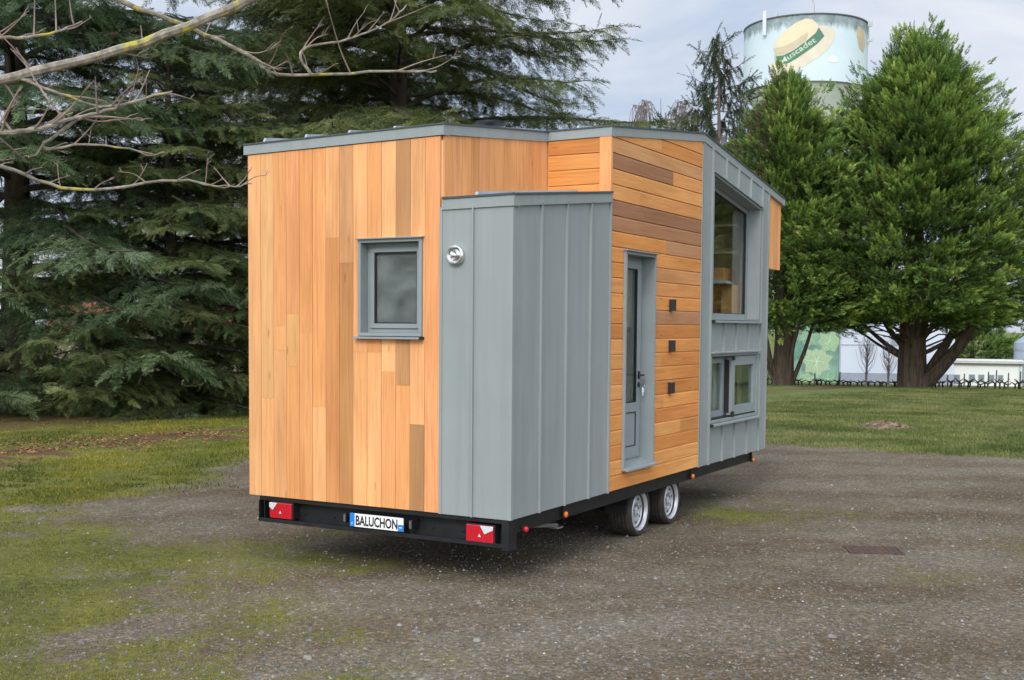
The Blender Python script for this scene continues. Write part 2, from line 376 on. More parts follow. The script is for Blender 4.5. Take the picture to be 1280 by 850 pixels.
    c = mixrgb(t, c, mo, fac.outputs[0])
    ad2 = N_('ShaderNodeMath'); ad2.operation = 'MULTIPLY_ADD'; L_(noise(t, 9, 5, .7), ad2.inputs[0]); ad2.inputs[1].default_value = 1.2; L_(sp.outputs[1], ad2.inputs[2])
    f2 = N_('ShaderNodeMapRange'); L_(ad2.outputs[0], f2.inputs[0]); f2.inputs[1].default_value = 1.0; f2.inputs[2].default_value = 1.5
    li = ramp(t, noise(t, 40, 4, .7), [(.3, (.05, .035, .02)), (.5, (.125, .078, .04)), (.7, (.25, .125, .055))])
    c = mixrgb(t, c, li, f2.outputs[0])
    L_(c, b.inputs['Base Color']); b.inputs['Roughness'].default_value = .95; b.inputs['Specular IOR Level'].default_value = .15
    hh = N_('ShaderNodeMath'); hh.operation = 'ADD'; L_(fine, hh.inputs[0]); L_(grit, hh.inputs[1])
    bump(t, b, hh.outputs[0], .7, .02)
    me.materials.append(m)
    o = bpy.data.objects.new('ground', me); COL.objects.link(o); tag(o, 'grey brown gravel yard merging into mossy grass and a green field', 'ground', kind='structure')
make_ground()

# scattered pebbles (nobody could count them)
def make_pebbles():
    n = 60000
    d = 5.2 + 17 * NR.random(n) ** 1.45; a = NR.uniform(-.98, -.03, n)
    x = CAMX + d * np.sin(a); y = CAMY + d * np.cos(a)
    mo, li, ri, le = zones(x, y)
    keep = (ri < .3) & (NR.random(n) > mo * .78) & (le < .8) & ~((x > -9e9) & (x < -6.5))
    x, y = x[keep], y[keep]; n = len(x); z = ground_z(x, y)
    r = .004 + .009 * NR.random(n) ** 2.5 + .018 * (NR.random(n) > .985) * NR.random(n)
    base = np.array([[1, 0, 0], [0, 1, 0], [-1, 0, 0], [0, -1, 0], [0, 0, 1.0]]) ; tri = np.array([[0, 1, 4], [1, 2, 4], [2, 3, 4], [3, 0, 4]])
    P = base[None] * (.6 + .8 * NR.random((n, 5, 3))); P[:, :, 2] *= .75
    an = NR.uniform(0, 6.28, n); c, s = np.cos(an), np.sin(an)
    Q = np.empty_like(P); Q[:, :, 0] = P[:, :, 0] * c[:, None] - P[:, :, 1] * s[:, None]; Q[:, :, 1] = P[:, :, 0] * s[:, None] + P[:, :, 1] * c[:, None]; Q[:, :, 2] = P[:, :, 2]
    Q *= r[:, None, None]; Q += np.column_stack([x, y, z + .001])[:, None]
    T = Q[:, tri].reshape(-1, 3)
    k = NR.random(n); v = np.where(k > .988, .38, np.where(k > .8, .23, .14)) * NR.uniform(.75, 1.25, n)
    col = np.column_stack([v * 1.0, v * .95, v * .86]); col = np.repeat(col, 4, axis=0)
    o = np_mesh('pebbles', T, 3, M_TONE, col); tag(o, 'small loose stones scattered over the gravel yard', 'gravel', kind='stuff')
make_pebbles()
M_LEAF = leaf_mat('foliage'); M_GRASS = leaf_mat('grass_blades', .7, .3)
def make_grass(name, label, n, dmin, dmax, pw, hgt, wid, sel, pal, amin=-.98, amax=-.02):
    d = dmin + (dmax - dmin) * NR.random(n) ** pw; a = NR.uniform(amin, amax, n)
    x = CAMX + d * np.sin(a); y = CAMY + d * np.cos(a); mo, li, ri, le = zones(x, y)
    cl = smooth_noise(x, y, .35, 41, 3); keep = (NR.random(n) < sel(mo, li, ri, le)) & (NR.random(n) < sstep(.3, .62, cl) * .9 + .12)
    hx = (x > -.1) & (x < 2.6) & (y > -.2) & (y < 6.5); keep &= ~hx
    x, y, d = x[keep], y[keep], d[keep]; n = len(x); z = ground_z(x, y)
    h = hgt * (.45 + .9 * NR.random(n)); an = NR.uniform(0, 6.28, n); ln = NR.uniform(.1, .9, n) * h; w_ = wid * (.6 + .8 * NR.random(n)) * (.6 + d / dmax * .8)
    ux, uy = np.cos(an), np.sin(an); la = NR.uniform(0, 6.28, n)
    b = np.column_stack([x, y, z - .004])
    side = np.column_stack([ux, uy, np.zeros(n)]) * w_[:, None] / 2
    tip = b + np.column_stack([np.cos(la) * ln, np.sin(la) * ln, h])
    T = np.stack([b - side, b + side, tip], 1).reshape(-1, 3)
    pal = np.array(pal); k = np.clip((smooth_noise(x, y, 1.3, 51, 4) - .25) * 2 + NR.normal(0, .16, n), 0, .999); i = (k * (len(pal) - 1)); i0 = i.astype(int); f = (i - i0)[:, None]
    col = pal[i0] * (1 - f) + pal[np.minimum(i0 + 1, len(pal) - 1)] * f
    col = col * NR.uniform(.7, 1.3, (n, 1))
    o = np_mesh(name, T, 3, M_GRASS, col); tag(o, label, 'grass', kind='stuff')
make_grass('moss_grass', 'short mossy grass growing through the gravel in the foreground', 340000, 5.2, 15, 1.2, .02, .008, lambda mo, li, ri, le: np.clip(mo * 1.1 - .22, 0, 1) * (ri < .4), [(.09, .11, .024), (.15, .165, .034), (.22, .215, .05), (.27, .235, .09)])
make_grass('lawn_grass', 'yellow green mossy lawn strip in front of the cedars', 170000, 13, 27, 1.0, .034, .014, lambda mo, li, ri, le: np.clip(le + .25 * (mo > .5), 0, 1) * (ri < .4) * (1 - li) ** 2, [(.07, .09, .022), (.13, .15, .026), (.23, .225, .03), (.3, .26, .04)], -.99, -.5)
make_grass('field_grass', 'cut green grass field stretching to the vine rows', 330000, 19, 74, 1.35, .055, .022, lambda mo, li, ri, le: ri, [(.075, .1, .028), (.12, .155, .045), (.17, .19, .06), (.27, .25, .11)], -.4, -.0)

def fallen_leaves():
    n = 5200; u = NR.random(n)
    x = np.where(u < .93, -7.6 - 2.2 * NR.random(n) + NR.normal(0, .5, n), NR.uniform(-4, 6, n)); y = np.where(u < .93, NR.uniform(1.5, 10.5, n), NR.uniform(-4, 5, n))
    k = (smooth_noise(x, y, .9, 61, 3) > .47) & (u < .93); x, y = x[k], y[k]; hx = (x > -.2) & (x < 2.7) & (y > -.2) & (y < 6.5); x, y = x[~hx], y[~hx]; n = len(x); z = ground_z(x, y)
    a = NR.uniform(0, 6.28, n); L_ = NR.uniform(.015, .034, n); w_ = L_ * NR.uniform(.4, .7, n); c, s = np.cos(a), np.sin(a); P = np.zeros((n, 4, 3)); P[:, :, 0] = x[:, None]; P[:, :, 1] = y[:, None]; P[:, :, 2] = z[:, None] + .012
    P[:, 0, 0] -= c * L_; P[:, 0, 1] -= s * L_; P[:, 2, 0] += c * L_; P[:, 2, 1] += s * L_; P[:, 1, 0] -= s * w_; P[:, 1, 1] += c * w_; P[:, 3, 0] += s * w_; P[:, 3, 1] -= c * w_; P[:, 1, 2] += NR.uniform(0, .02, n); P[:, 2, 2] += NR.uniform(0, .012, n)
    pal = np.array([(.16, .07, .03), (.27, .12, .045), (.33, .19, .09), (.12, .075, .045)]); col = pal[NR.integers(0, 4, n)] * NR.uniform(.7, 1.3, (n, 1))
    T = P[:, [0, 1, 2, 0, 2, 3]].reshape(-1, 3); o = np_mesh('fallen_leaves', T, 3, M_TONE, np.repeat(col, 2, axis=0)); tag(o, 'rusty fallen leaves strewn between the mossy lawn and the cedars', 'leaves', kind='stuff')
fallen_leaves()

# ================================================================== THE HOUSE ON ITS TRAILER
W = 2.5; W1 = 1.893; Y1 = 1.69; Y2 = 3.9; Y3 = 6.17; Y4 = 6.77; ZB = .535; RID = 3.92
def roofz(y): return 3.457 + .1206 * y if y <= RID else 3.457 + .1206 * RID - .1325 * (y - RID)
def boxroofz(y): return 2.92 + .112 * y
FH = .088                                     # fascia height
HOUSE = empty('tiny_house', (1.25, 3.0, 0))
tag(HOUSE, 'timber and grey steel clad tiny house on a black twin axle trailer', 'tiny house')
def clip(poly, a, b, c):
    """keep the part of poly where a*u + b*v <= c"""
    o = []
    for i in range(len(poly)):
        p, q = poly[i], poly[(i + 1) % len(poly)]; dp = a * p[0] + b * p[1] - c; dq = a * q[0] + b * q[1] - c
        if dp <= 0: o.append(p)
        if (dp < 0 < dq) or (dq < 0 < dp):
            k = dp / (dp - dq); o.append((p[0] + (q[0] - p[0]) * k, p[1] + (q[1] - p[1]) * k))
    return o
def top_clip(poly, fn, dz, breaks=(RID,)):
    """clip below the roof line z = fn(a) - dz (concave-down line: intersection of half planes)"""
    for (a0, a1) in ((0.0, 1.0), (5.0, 6.0)) if fn is roofz else ((0.0, 1.0),):
        s = fn(a1) - fn(a0); poly = clip(poly, -s, 1, fn(a0) - s * a0 - dz)
    return poly
def place(face, plane, a, z, off):
    if face == 'rear': return (a, plane - off, z)       # looks towards -Y
    if face == 'side': return (plane + off, a, z)       # looks towards +X
    if face == 'left': return (plane - off, a, z)       # looks towards -X
def slab(mb, face, plane, poly, out, back, c=(1, 1, 1), sd=0.0):
    """outline poly [(a, z)] given thickness; out: number or function (a, z) -> offset"""
    if len(poly) < 3: return
    fo = out if callable(out) else (lambda a, z: out)
    mb.prism([place(face, plane, a, z, fo(a, z)) for a, z in poly], [place(face, plane, a, z, back) for a, z in poly], c, sd)
def rect(a0, a1, z0, z1): return [(a0, z0), (a1, z0), (a1, z1), (a0, z1)]
def cut_rects(a0, a1, z0, z1, holes):
    """rectangle minus rectangular holes -> list of rectangles"""
    res = [(a0, a1, z0, z1)]
    for h in holes:
        nx = []
        for r in res:
            if r[0] >= h[1] or r[1] <= h[0] or r[2] >= h[3] or r[3] <= h[2]: nx.append(r); continue
            if r[0] < h[0]: nx.append((r[0], h[0], r[2], r[3]))
            if r[1] > h[1]: nx.append((h[1], r[1], r[2], r[3]))
            m0, m1 = max(r[0], h[0]), min(r[1], h[1])
            if r[2] < h[2]: nx.append((m0, m1, r[2], h[2]))
            if r[3] > h[3]: nx.append((m0, m1, h[3], r[3]))
        res = nx
    return res
LT = [(.76, .375, .15), (.74, .34, .13), (.77, .39, .165), (.72, .325, .12), (.77, .345, .145), (.68, .30, .11), (.77, .365, .15)]
DK = [(.5, .255, .11), (.42, .205, .095), (.56, .3, .14)]
HZ = [(.67, .275, .07), (.73, .31, .085), (.62, .245, .062), (.7, .31, .095), (.66, .255, .07), (.75, .35, .11)]
HD = [(.36, .17, .085), (.42, .2, .095), (.5, .25, .12)]
ZW = (.0, .0)
WIN_R = (1.143, 1.741, 1.876, 2.628)           # rear window: X0, X1, z0, z1
DOOR = (1.962, 2.656, .69, 2.63)               # Y0, Y1, z0, z1
BW = (4.205, 5.83, 2.045, None)                # big window (sloping head)
def bw_top(y): return 3.568 - .1365 * (y - 4.2)
SW = (4.20, 5.80, .955, 1.69)                  # low window

# ---- rear wall, upright cedar boards
def vertical_boards(mb, face, plane, a0, a1, z0, fn, dz, holes, pitch, tones, r, thick=.022, fixed=None):
    n = round((a1 - a0) / pitch); p = (a1 - a0) / n
    for i in range(n):
        b0, b1 = a0 + i * p, a0 + (i + 1) * p
        zt = max(fn(b0), fn(b1)) + .05 if fn else dz
        spec = (fixed or {}).get(i)
        if spec is None:
            js = sorted(r.uniform(z0 + .3, zt - .3) for _ in range(r.choice((0, 1, 1, 2)) if zt - z0 > 1.5 else 0)); spec = []
            zz = [z0] + [j for k, j in enumerate(js) if k == 0 or j - js[k - 1] > .5] + [zt]
            for k in range(len(zz) - 1): spec.append((zz[k], zz[k + 1], None))
        for (s0, s1, tone) in spec:
            s1 = min(s1, zt); s0 = max(s0, z0)
            base = tone or r.choice(tones); k = r.uniform(.93, 1.07); c = tuple(x * k for x in base); sd = r.random(); o = thick + r.uniform(-.0015, .0015)
            for q in cut_rects(b0, b1, s0, s1, holes):
                g = .0016
                poly = rect(q[0] + (g if q[0] == b0 else 0), q[1] - (g if q[1] == b1 else 0), q[2] + (.0006 if q[2] > z0 else 0), q[3] - .0006)
                if fn: poly = top_clip(poly, fn, dz)
                slab(mb, face, plane, poly, o, .004, c, sd)
r1 = random.Random(3)
mb = MB()
Z9 = 9.0
fx = {0: [(0, Z9, LT[2])], 1: [(0, 1.35, LT[0]), (1.35, Z9, (.77, .415, .175))], 2: [(0, 1.75, LT[2]), (1.75, 1.95, LT[0]), (1.95, Z9, LT[1])],
      3: [(0, 1.62, LT[3]), (1.62, 2.05, (.76, .39, .15)), (2.05, Z9, LT[4])], 4: [(0, 1.9, LT[1]), (1.9, Z9, LT[3])], 5: [(0, 1.3, LT[2]), (1.3, Z9, LT[3])],
      6: [(0, 2.65, LT[5]), (2.65, Z9, LT[2])], 7: [(0, 2.45, (.56, .27, .1)), (2.45, Z9, (.57, .29, .12))], 8: [(0, 1.75, LT[0]), (1.75, Z9, LT[6])], 9: [(0, 1.75, LT[0]), (1.75, Z9, LT[3])],
      10: [(0, 1.6, LT[1]), (1.6, Z9, (.78, .41, .175))], 11: [(0, 1.5, LT[3]), (1.5, Z9, (.55, .28, .12))], 12: [(0, 1.2, (.42, .22, .09)), (1.2, Z9, LT[2])], 13: [(0, Z9, LT[4])]}
vertical_boards(mb, 'rear', 0, 0, W1, ZB, lambda x: 3.43 + .013 * x, .075, [WIN_R], .1352, LT, r1, .022, fx)
mb.build('rear_cladding', M_WV, HOUSE)
# core of the rear wall
def core(mb, face, plane, a0, a1, z0, fn, dz, holes, depth):
    br = [a0, a1] + [v for h in holes for v in h[:2]] + ([RID] if a0 < RID < a1 and fn is roofz else [])
    br = sorted(set(b for b in br if a0 <= b <= a1))
    for k in range(len(br) - 1):
        for q in cut_rects(br[k], br[k + 1], z0, 4.6 if fn else dz, holes):
            poly = rect(*q)
            if fn: poly = top_clip(poly, fn, dz)
            slab(mb, face, plane, poly, .0035, -depth, (.85, .72, .5), .3)
mb = MB()
core(mb, 'rear', 0, 0, W1, ZB + .01, None, 3.35, [WIN_R], .14)
core(mb, 'rear', 0, W1, W - .005, ZB + .01, None, 2.8, [], .14)
core(mb, 'side', W, .14, Y1, ZB + .01, None, 2.8, [], .14)
core(mb, 'side', W1, .0, Y1 + .1, 2.7, roofz, .11, [], .12)
core(mb, 'rear', Y1, W1, W - .005, 2.7, None, 3.54, [], .12)
core(mb, 'side', W, Y1, Y3, ZB + .01, roofz, .11, [DOOR, (BW[0], BW[1], BW[2], 9.0), SW], .2)
slab(mb, 'side', W, top_clip([(BW[0], bw_top(BW[0]) + .003), (BW[1], bw_top(BW[1]) + .003), (BW[1], 4.4), (BW[0], 4.4)], roofz, .11), .0035, -.2, (.85, .72, .5), .3)
core(mb, 'left', .03, 0.02, Y3 - .02, ZB + .02, roofz, .11, [(4.2, 5.8, 1.2, 3.05), (3.0, 3.6, 1.9, 2.7)], .14)
core(mb, 'rear', Y3, .14, W - .14, ZB, None, 3.45, [], .1)
mb.build('wall_core', M_PLY, HOUSE)
# ---- upper side wall of the narrow rear part
mb = MB()
vertical_boards(mb, 'side', W1, .0, Y1 - .022, 2.93, roofz, .075, [], .13, LT, random.Random(5), .022, {0: [(0, 9, LT[3])]})
mb.build('upper_side_cladding', M_WV, HOUSE)
# ---- lap boards
BS = .1323; ZL0 = ZB + .0009
def lap_boards(mb, face, plane, a0, a1, fn, dz, holes, r, n0=0, n1=30, fixed=None, mat_tones=HZ):
    for n in range(n0, n1):
        z0 = ZL0 + n * BS; z1 = z0 + BS + .012
        jo = (fixed or {}).get(n)
        if jo is None:
            if a1 - a0 > 1 and r.random() < .6: j = r.uniform(a0 + .4, a1 - .4); jo = [(a0, j, None), (j, a1, None)]
            else: jo = [(a0, a1, None)]
        for (p, q, tone) in jo:
            base = tone or (r.choice(mat_tones) if r.random() > .06 else HD[2]); k = r.uniform(.94, 1.06); c = tuple(x * k for x in base); sd = r.random()
            for (b0, b1, c0, c1) in cut_rects(p, q, z0, z1, holes):
                poly = rect(b0 + (.0008 if b0 == p else 0), b1 - (.0008 if b1 == q else 0), c0, c1)
                if fn: poly = top_clip(poly, fn, dz)
                else: poly = clip(poly, 0, 1, dz)
                zc = z0 + BS - .016
                lo = clip(poly, 0, 1, zc); hi = clip(poly, 0, -1, -zc); hi = clip(hi, 0, 1, z0 + BS - .0015)
                slab(mb, face, plane, clip(lo, 0, -1, -(z0 + .0025)), .023, .004, c, sd)
                slab(mb, face, plane, hi, lambda a, z, zc=zc: .023 - .55 * max(0, z - zc), .004, c, sd)
mb = MB(); f_ = lambda: None
fixh = {21: [(Y1, 3.1, HD[0]), (3.1, Y2, HZ[3])], 20: [(Y1, Y2, HZ[5])], 19: [(Y1, 2.3, HZ[5]), (2.3, Y2, HZ[3])], 18: [(Y1, Y2, HD[0])], 17: [(Y1, Y2, HD[1])], 16: [(Y1, 2.95, HZ[0]), (2.95, Y2, HD[2])],
        15: [(Y1, 2.6, HZ[1]), (2.6, Y2, HZ[1])], 14: [(Y1, 2.3, HZ[0]), (2.3, Y2, (.58, .27, .1))], 13: [(Y1, Y2, HZ[3])], 22: [(Y1, Y2, (.66, .34, .14))], 23: [(Y1, 2.8, HZ[5]), (2.8, Y2, HZ[0])]}
lap_boards(mb, 'side', W, Y1, Y2, roofz, .075, [DOOR], random.Random(12), 0, 30, fixh)
mb.build('side_lap_cladding', M_WH, HOUSE)
mb = MB(); lap_boards(mb, 'rear', Y1, W1 + .026, W - .08, None, 3.58, [], random.Random(4), 16, 30)
mb.build('return_lap_cladding', M_WX, HOUSE)
mb = MB(); mb.box(W - .08, W + .028, Y1 - .03, Y1 + .0, 3.09, 3.58, LT[3], .4); mb.box(W - .0, W + .028, Y1, Y1 + .006, 3.09, 3.58, LT[3], .4)
mb.build('corner_board', M_WV, HOUSE)
# ---- grey steel skins with standing seams
def steel(mb, face, plane, a0, a1, z0, fn, dz, holes, seams, out=.012, rib=.024):
    br = sorted(set([a0, a1] + [s for s in seams if a0 < s < a1]))
    hs = holes
    for k in range(len(br) - 1):
        for q in cut_rects(br[k], br[k + 1], z0, 4.6, hs): slab(mb, face, plane, top_clip(rect(*q), fn, dz), out, .004)
    for s in seams:
        for q in cut_rects(s - .006, s + .006, z0 - .001, 4.6, hs): slab(mb, face, plane, top_clip(rect(*q), fn, dz + .001), out + rib, out - .002)
mb = MB()
fl = lambda x: 2.905 + .006 * x
steel(mb, 'rear', 0, W1 + .002, W + .0118, ZB - .005, lambda x: 2.918, .075, [], [2.187], .02, .02)
mb.box(W1 - .004, W1 + .02, -.026, .0, ZB - .006, 2.85)
mb.build('steel_box_rear_panel', M_MET, HOUSE)
mb = MB(); steel(mb, 'side', W, 0, Y1 - .004, ZB - .005, boxroofz, .075, [], [.42, .849, 1.29], .012, .022)
mb.box(W + .0, W + .02, -.0205, .012, ZB - .006, 2.85); mb.box(W + .001, W + .032, Y1 - .016, Y1 - .001, ZB - .006, 3.03)
mb.build('steel_box_side_panel', M_MET, HOUSE)
mb = MB()
holes2 = [SW]
br = sorted([Y2, 4.18, BW[0], 4.6, 5.01, 5.44, BW[1], 5.88, Y3])
seams2 = [4.17, 4.6, 5.01, 5.44, 5.88]
for k in range(len(br) - 1):
    for q in cut_rects(br[k], br[k + 1], ZB - .005, 4.6, holes2 + [(BW[0], BW[1], BW[2], 3.2)]):
        poly = rect(*q)
        if q[2] >= 3.2: # above the big window: follow its sloping head
            s = -.1365; poly = clip([(q[0], max(3.2, bw_top(q[0]))), (q[1], max(3.2, bw_top(q[1]))), (q[1], 4.6), (q[0], 4.6)], 0, 0, 1)
        slab(mb, 'side', W, top_clip(poly, roofz, .075), .024, .004)
for s in seams2:
    hz = [SW] + ([(BW[0] - .02, BW[1] + .02, BW[2] - .03, bw_top(s) + .03)])
    for q in cut_rects(s - .007, s + .007, ZB - .006, 4.6, hz): slab(mb, 'side', W, top_clip(rect(*q), roofz, .077), .05, .022)
mb.box(W - .002, W + .034, Y2 - .006, Y2 + .006, ZB - .006, 3.83); mb.box(W + .0, W + .034, Y2, Y2 + .05, ZB - .0055, 3.83 - .006)
mb.box(W - .06, W + .0345, Y3 - .022, Y3 + .004, ZB - .006, 3.55)
mb.build('steel_front_panel', M_MET, HOUSE)
# ---- projecting timber bay over the drawbar
mb = MB()
vertical_boards(mb, 'side', W - .03, Y3 + .006, Y4 - .03, 2.675, roofz, .075, [], .0985, LT[:5], random.Random(9), .03)
slab(mb, 'left', .03, top_clip(rect(Y3 + .006, Y4 - .03, 2.675, 4.2), roofz, .075), .02, 0, LT[0], .2)
mb.box(.03, W - .03, Y4 - .05, Y4 - .03, 2.675, 3.46, LT[0], .5); mb.box(.03, W - .03, Y3 + .006, Y4 - .05, 2.676, 2.70, LT[3], .7)
mb.build('front_bay', M_WV, HOUSE)
# ---- left and front walls
mb = MB()
vertical_boards(mb, 'left', .026, .003, Y3, ZB, roofz, .075, [(4.2, 5.8, 1.2, 3.05), (3.0, 3.6, 1.9, 2.7)], .135, LT, random.Random(21))
mb.build('left_cladding', M_WV, HOUSE)
mb = MB(); mb.box(-.02, W - .0605, Y3 + .0005, Y3 + .02, ZB, 2.674); mb.build('front_panel', M_MET, HOUSE)
# ---- fascias, coping, roof
mb = MB(); cp = MB()
FK = [0]
def fascia(pa, pb, za, zb, out, h=FH, face='rear'):
    """strip from pa to pb (xy); za, zb = top heights; out = outward unit vector (xy)"""
    ox, oy = out
    def o4(p, z, d0, d1, h0, h1): return [(p[0] + ox * d0, p[1] + oy * d0, z - h0), (p[0] + ox * d1, p[1] + oy * d1, z - h0), (p[0] + ox * d1, p[1] + oy * d1, z - h1), (p[0] + ox * d0, p[1] + oy * d0, z - h1)]
    FK[0] += 1; k = .0007 * FK[0]
    mb.prism(o4(pa, za, -.05 - k, .034, h - k * .5, .011 + k * .2), o4(pb, zb, -.05 - k, .034, h - k * .5, .011 + k * .2))
    cp.prism(o4(pa, za, -.055 - k, .043, .0105, -.001 - k * .6), o4(pb, zb, -.055 - k, .043, .0105, -.001 - k * .6))
e_ = .034
fascia((-e_, 0), (W1 + e_ - .001, 0), 3.447, 3.473, (0, -1))
fascia((W1, -e_ + .003), (W1, Y1 - e_ - .001), 3.472, roofz(Y1 - e_), (1, 0))
fascia((W1 - .05, Y1), (W + e_ - .001, Y1), roofz(Y1) + .0, roofz(Y1) + .003, (0, -1))
fascia((W, Y1 - e_ + .003), (W, RID), roofz(Y1) + .002, roofz(RID), (1, 0))
fascia((W, RID), (W, Y4), roofz(RID), roofz(Y4), (1, 0))
fascia((0, -e_ + .001), (0, RID), 3.446, roofz(RID), (-1, 0)); fascia((0, RID), (0, Y4), roofz(RID), roofz(Y4), (-1, 0))
fascia((-e_ + .001, Y4 - .0), (W + e_ - .001, Y4 - .0), roofz(Y4) - .002, roofz(Y4) - .002, (0, 1))
fascia((W1 + .0235, 0), (W + e_ - .001, 0), 2.917, 2.923, (0, -1), .092)
fascia((W, -e_ + .003), (W, Y1 - .002), 2.921, boxroofz(Y1), (1, 0), .092)
mb.build('fascia', M_MET, HOUSE); cp.build('coping', M_COPE, HOUSE)
mb = MB()
def roof_slab(x0, x1, y0, y1, fn, t=.06):
    mb.prism([(x0, y0, fn(y0) - t), (x1, y0, fn(y0) - t), (x1, y0, fn(y0) - .016), (x0, y0, fn(y0) - .016)], [(x0, y1, fn(y1) - t), (x1, y1, fn(y1) - t), (x1, y1, fn(y1) - .016), (x0, y1, fn(y1) - .016)])
roof_slab(.05, W1 - .05, .05, Y1 + .05, roofz); roof_slab(.05, W - .05, Y1 + .0505, RID, roofz); roof_slab(.05, W - .05, RID, Y4 - .05, roofz)
roof_slab(W1 + .024, W - .05, .05, Y1 - .001, boxroofz)
def seam(x, y0, y1, fn, h=.032):
    n = [(x - .011, y0), (x + .011, y0)]
    mb.prism([(x - .011, y0, fn(y0) - .02), (x + .011, y0, fn(y0) - .02), (x + .011, y0 + h, fn(y0 + h) + h), (x - .011, y0 + h, fn(y0 + h) + h)], [(x - .011, y1, fn(y1) - .02), (x + .011, y1, fn(y1) - .02), (x + .011, y1, fn(y1) + h), (x - .011, y1, fn(y1) + h)])
for x in (.17, .6, 1.03, 1.46): seam(x, -.03, RID, roofz); seam(x, RID, Y4, roofz)
seam(W1 - .03, -.03, Y1, roofz, .02); seam(2.2, Y1 - .03, RID, roofz); seam(2.2, RID, Y4, roofz); seam(2.2, -.03, Y1 - .01, boxroofz)
mb.build('roof', M_ROOF, HOUSE)
# flue, roof light
fl_ = MB(); fl_.lathe([(0, .045), (.16, .045)], (.8, 2.58, roofz(2.58) - .02), 'Z', 16); o = fl_.build('flue', M_ZINC, HOUSE, smooth=True)
f2 = MB(); f2.lathe([(0, .05), (.012, .155), (.03, .155), (.045, .06)], (.8, 2.58, roofz(2.58) + .165), 'Z', 24); f2.build('cowl', M_BLK, o, smooth=True)
for (dx, dy) in ((.12, -.06), (-.1, -.07), (0, .13)):
    pass
mb = MB(); mb.prism([(1.3, 3.98, 3.915), (2.05, 3.98, 3.915), (2.05, 3.98, 3.985), (1.3, 3.98, 3.985)], [(1.3, 4.8, 3.81), (2.05, 4.8, 3.81), (2.05, 4.8, 3.90), (1.3, 4.8, 3.90)]); o = mb.build('roof_light', M_COPE, HOUSE)
mb = MB(); mb.prism([(1.36, 4.03, 3.98), (1.99, 4.03, 3.98), (1.99, 4.03, 3.99), (1.36, 4.03, 3.99)], [(1.36, 4.75, 3.905), (1.99, 4.75, 3.905), (1.99, 4.75, 3.912), (1.36, 4.75, 3.912)]); mb.build('pane', M_GLASS, o)

# ---- rear window
def frame_ring(mb, face, plane, a0, a1, z0, z1, wd, out, back, c=(1, 1, 1)):
    slab(mb, face, plane, rect(a0, a1, z0, z0 + wd), out, back, c); slab(mb, face, plane, rect(a0, a1, z1 - wd, z1), out, back, c)
    slab(mb, face, plane, rect(a0, a0 + wd, z0 + wd, z1 - wd), out, back, c); slab(mb, face, plane, rect(a1 - wd, a1, z0 + wd, z1 - wd), out, back, c)
x0, x1, z0, z1 = WIN_R
mb = MB(); frame_ring(mb, 'rear', 0, x0 + .001, x1 - .001, z0 + .001, z1 - .001, .026, .046, -.15)
mb.prism([(x0 - .012, -.07, z1 - .002), (x0 - .012, -.07, z1 + .006), (x0 - .012, -.0, z1 + .016), (x0 - .012, -.0, z1 - .002)], [(x1 + .012, -.07, z1 - .002), (x1 + .012, -.07, z1 + .006), (x1 + .012, -.0, z1 + .016), (x1 + .012, -.0, z1 - .002)])
WR = mb.build('rear_window', M_FRAME, HOUSE, .002)
mb = MB(); frame_ring(mb, 'rear', 0, x0 + .0275, x1 - .0275, z0 + .0275, z1 - .0275, .034, -.05, -.12); frame_ring(mb, 'rear', 0, x0 + .062, x1 - .062, z0 + .062, z1 - .062, .036, -.035, -.11)
mb.build('sash', M_FRAME, WR, .002)
mb = MB(); frame_ring(mb, 'rear', 0, x0 + .0985, x1 - .0985, z0 + .0985, z1 - .0985, .009, -.042, -.08); mb.build('gasket', M_BLKP, WR)
mb = MB(); slab(mb, 'rear', 0, rect(x0 + .099, x1 - .099, z0 + .099, z1 - .099), -.062, -.066); mb.build('pane', M_FROST, WR)
mb = MB(); mb.prism([(x0 - .03, -.08, z0 - .022), (x0 - .03, .0, z0 - .022), (x0 - .03, .0, z0 + .0), (x0 - .03, -.08, z0 - .008)], [(x1 + .0, -.08, z0 - .022), (x1 + .0, .0, z0 - .022), (x1 + .0, .0, z0 + .0), (x1 + .0, -.08, z0 - .008)]); mb.build('sill', M_FRAME, WR, .002)
mb = MB(); mb.box(x1 + .0005, x1 + .012, -.082, -.01, z0 - .023, z0 - .001); mb.build('sill_end_cap', M_BLKP, WR)

# ---- round vent
mb = MB(); mb.lathe([(-.022, .0), (-.075, .03), (-.08, .034), (-.05, .052), (-.045, .058), (-.06, .066), (-.056, .072), (-.022, .074)], (2.041, 0, 2.485), 'Y', 40, closed=False)
o = mb.build('round_vent', M_STEEL, HOUSE, smooth=True)

# ---- door
y0, y1, z0, z1 = DOOR
mb = MB(); frame_ring(mb, 'side', W, y0 + .001, y1 - .001, z0 + .001, z1 - .001, .028, .048, -.15)
mb.prism([(W, y0 - .012, z1 - .002), (W + .075, y0 - .012, z1 - .002), (W + .075, y0 - .012, z1 + .008), (W, y0 - .012, z1 + .02)], [(W, y1 + .012, z1 - .002), (W + .075, y1 + .012, z1 - .002), (W + .075, y1 + .012, z1 + .008), (W, y1 + .012, z1 + .02)])
DR = mb.build('entrance_door', M_FRAME, HOUSE, .002)
mb = MB()
ya, yb, za, zb_ = y0 + .03, y1 - .03, z0 + .045, z1 - .03
frame_ring(mb, 'side', W, ya, yb, za, zb_, .03, -.085, -.14)
la, lb, lz, lt = ya + .031, yb - .031, za + .031, zb_ - .031
zg = 1.54 - .055 + .0                          # bottom of the glazing
gz = .535 + .735
slab(mb, 'side', W, rect(la, lb, lz, lz + .1), -.075, -.13); slab(mb, 'side', W, rect(la, lb, lt - .075, lt), -.075, -.13)
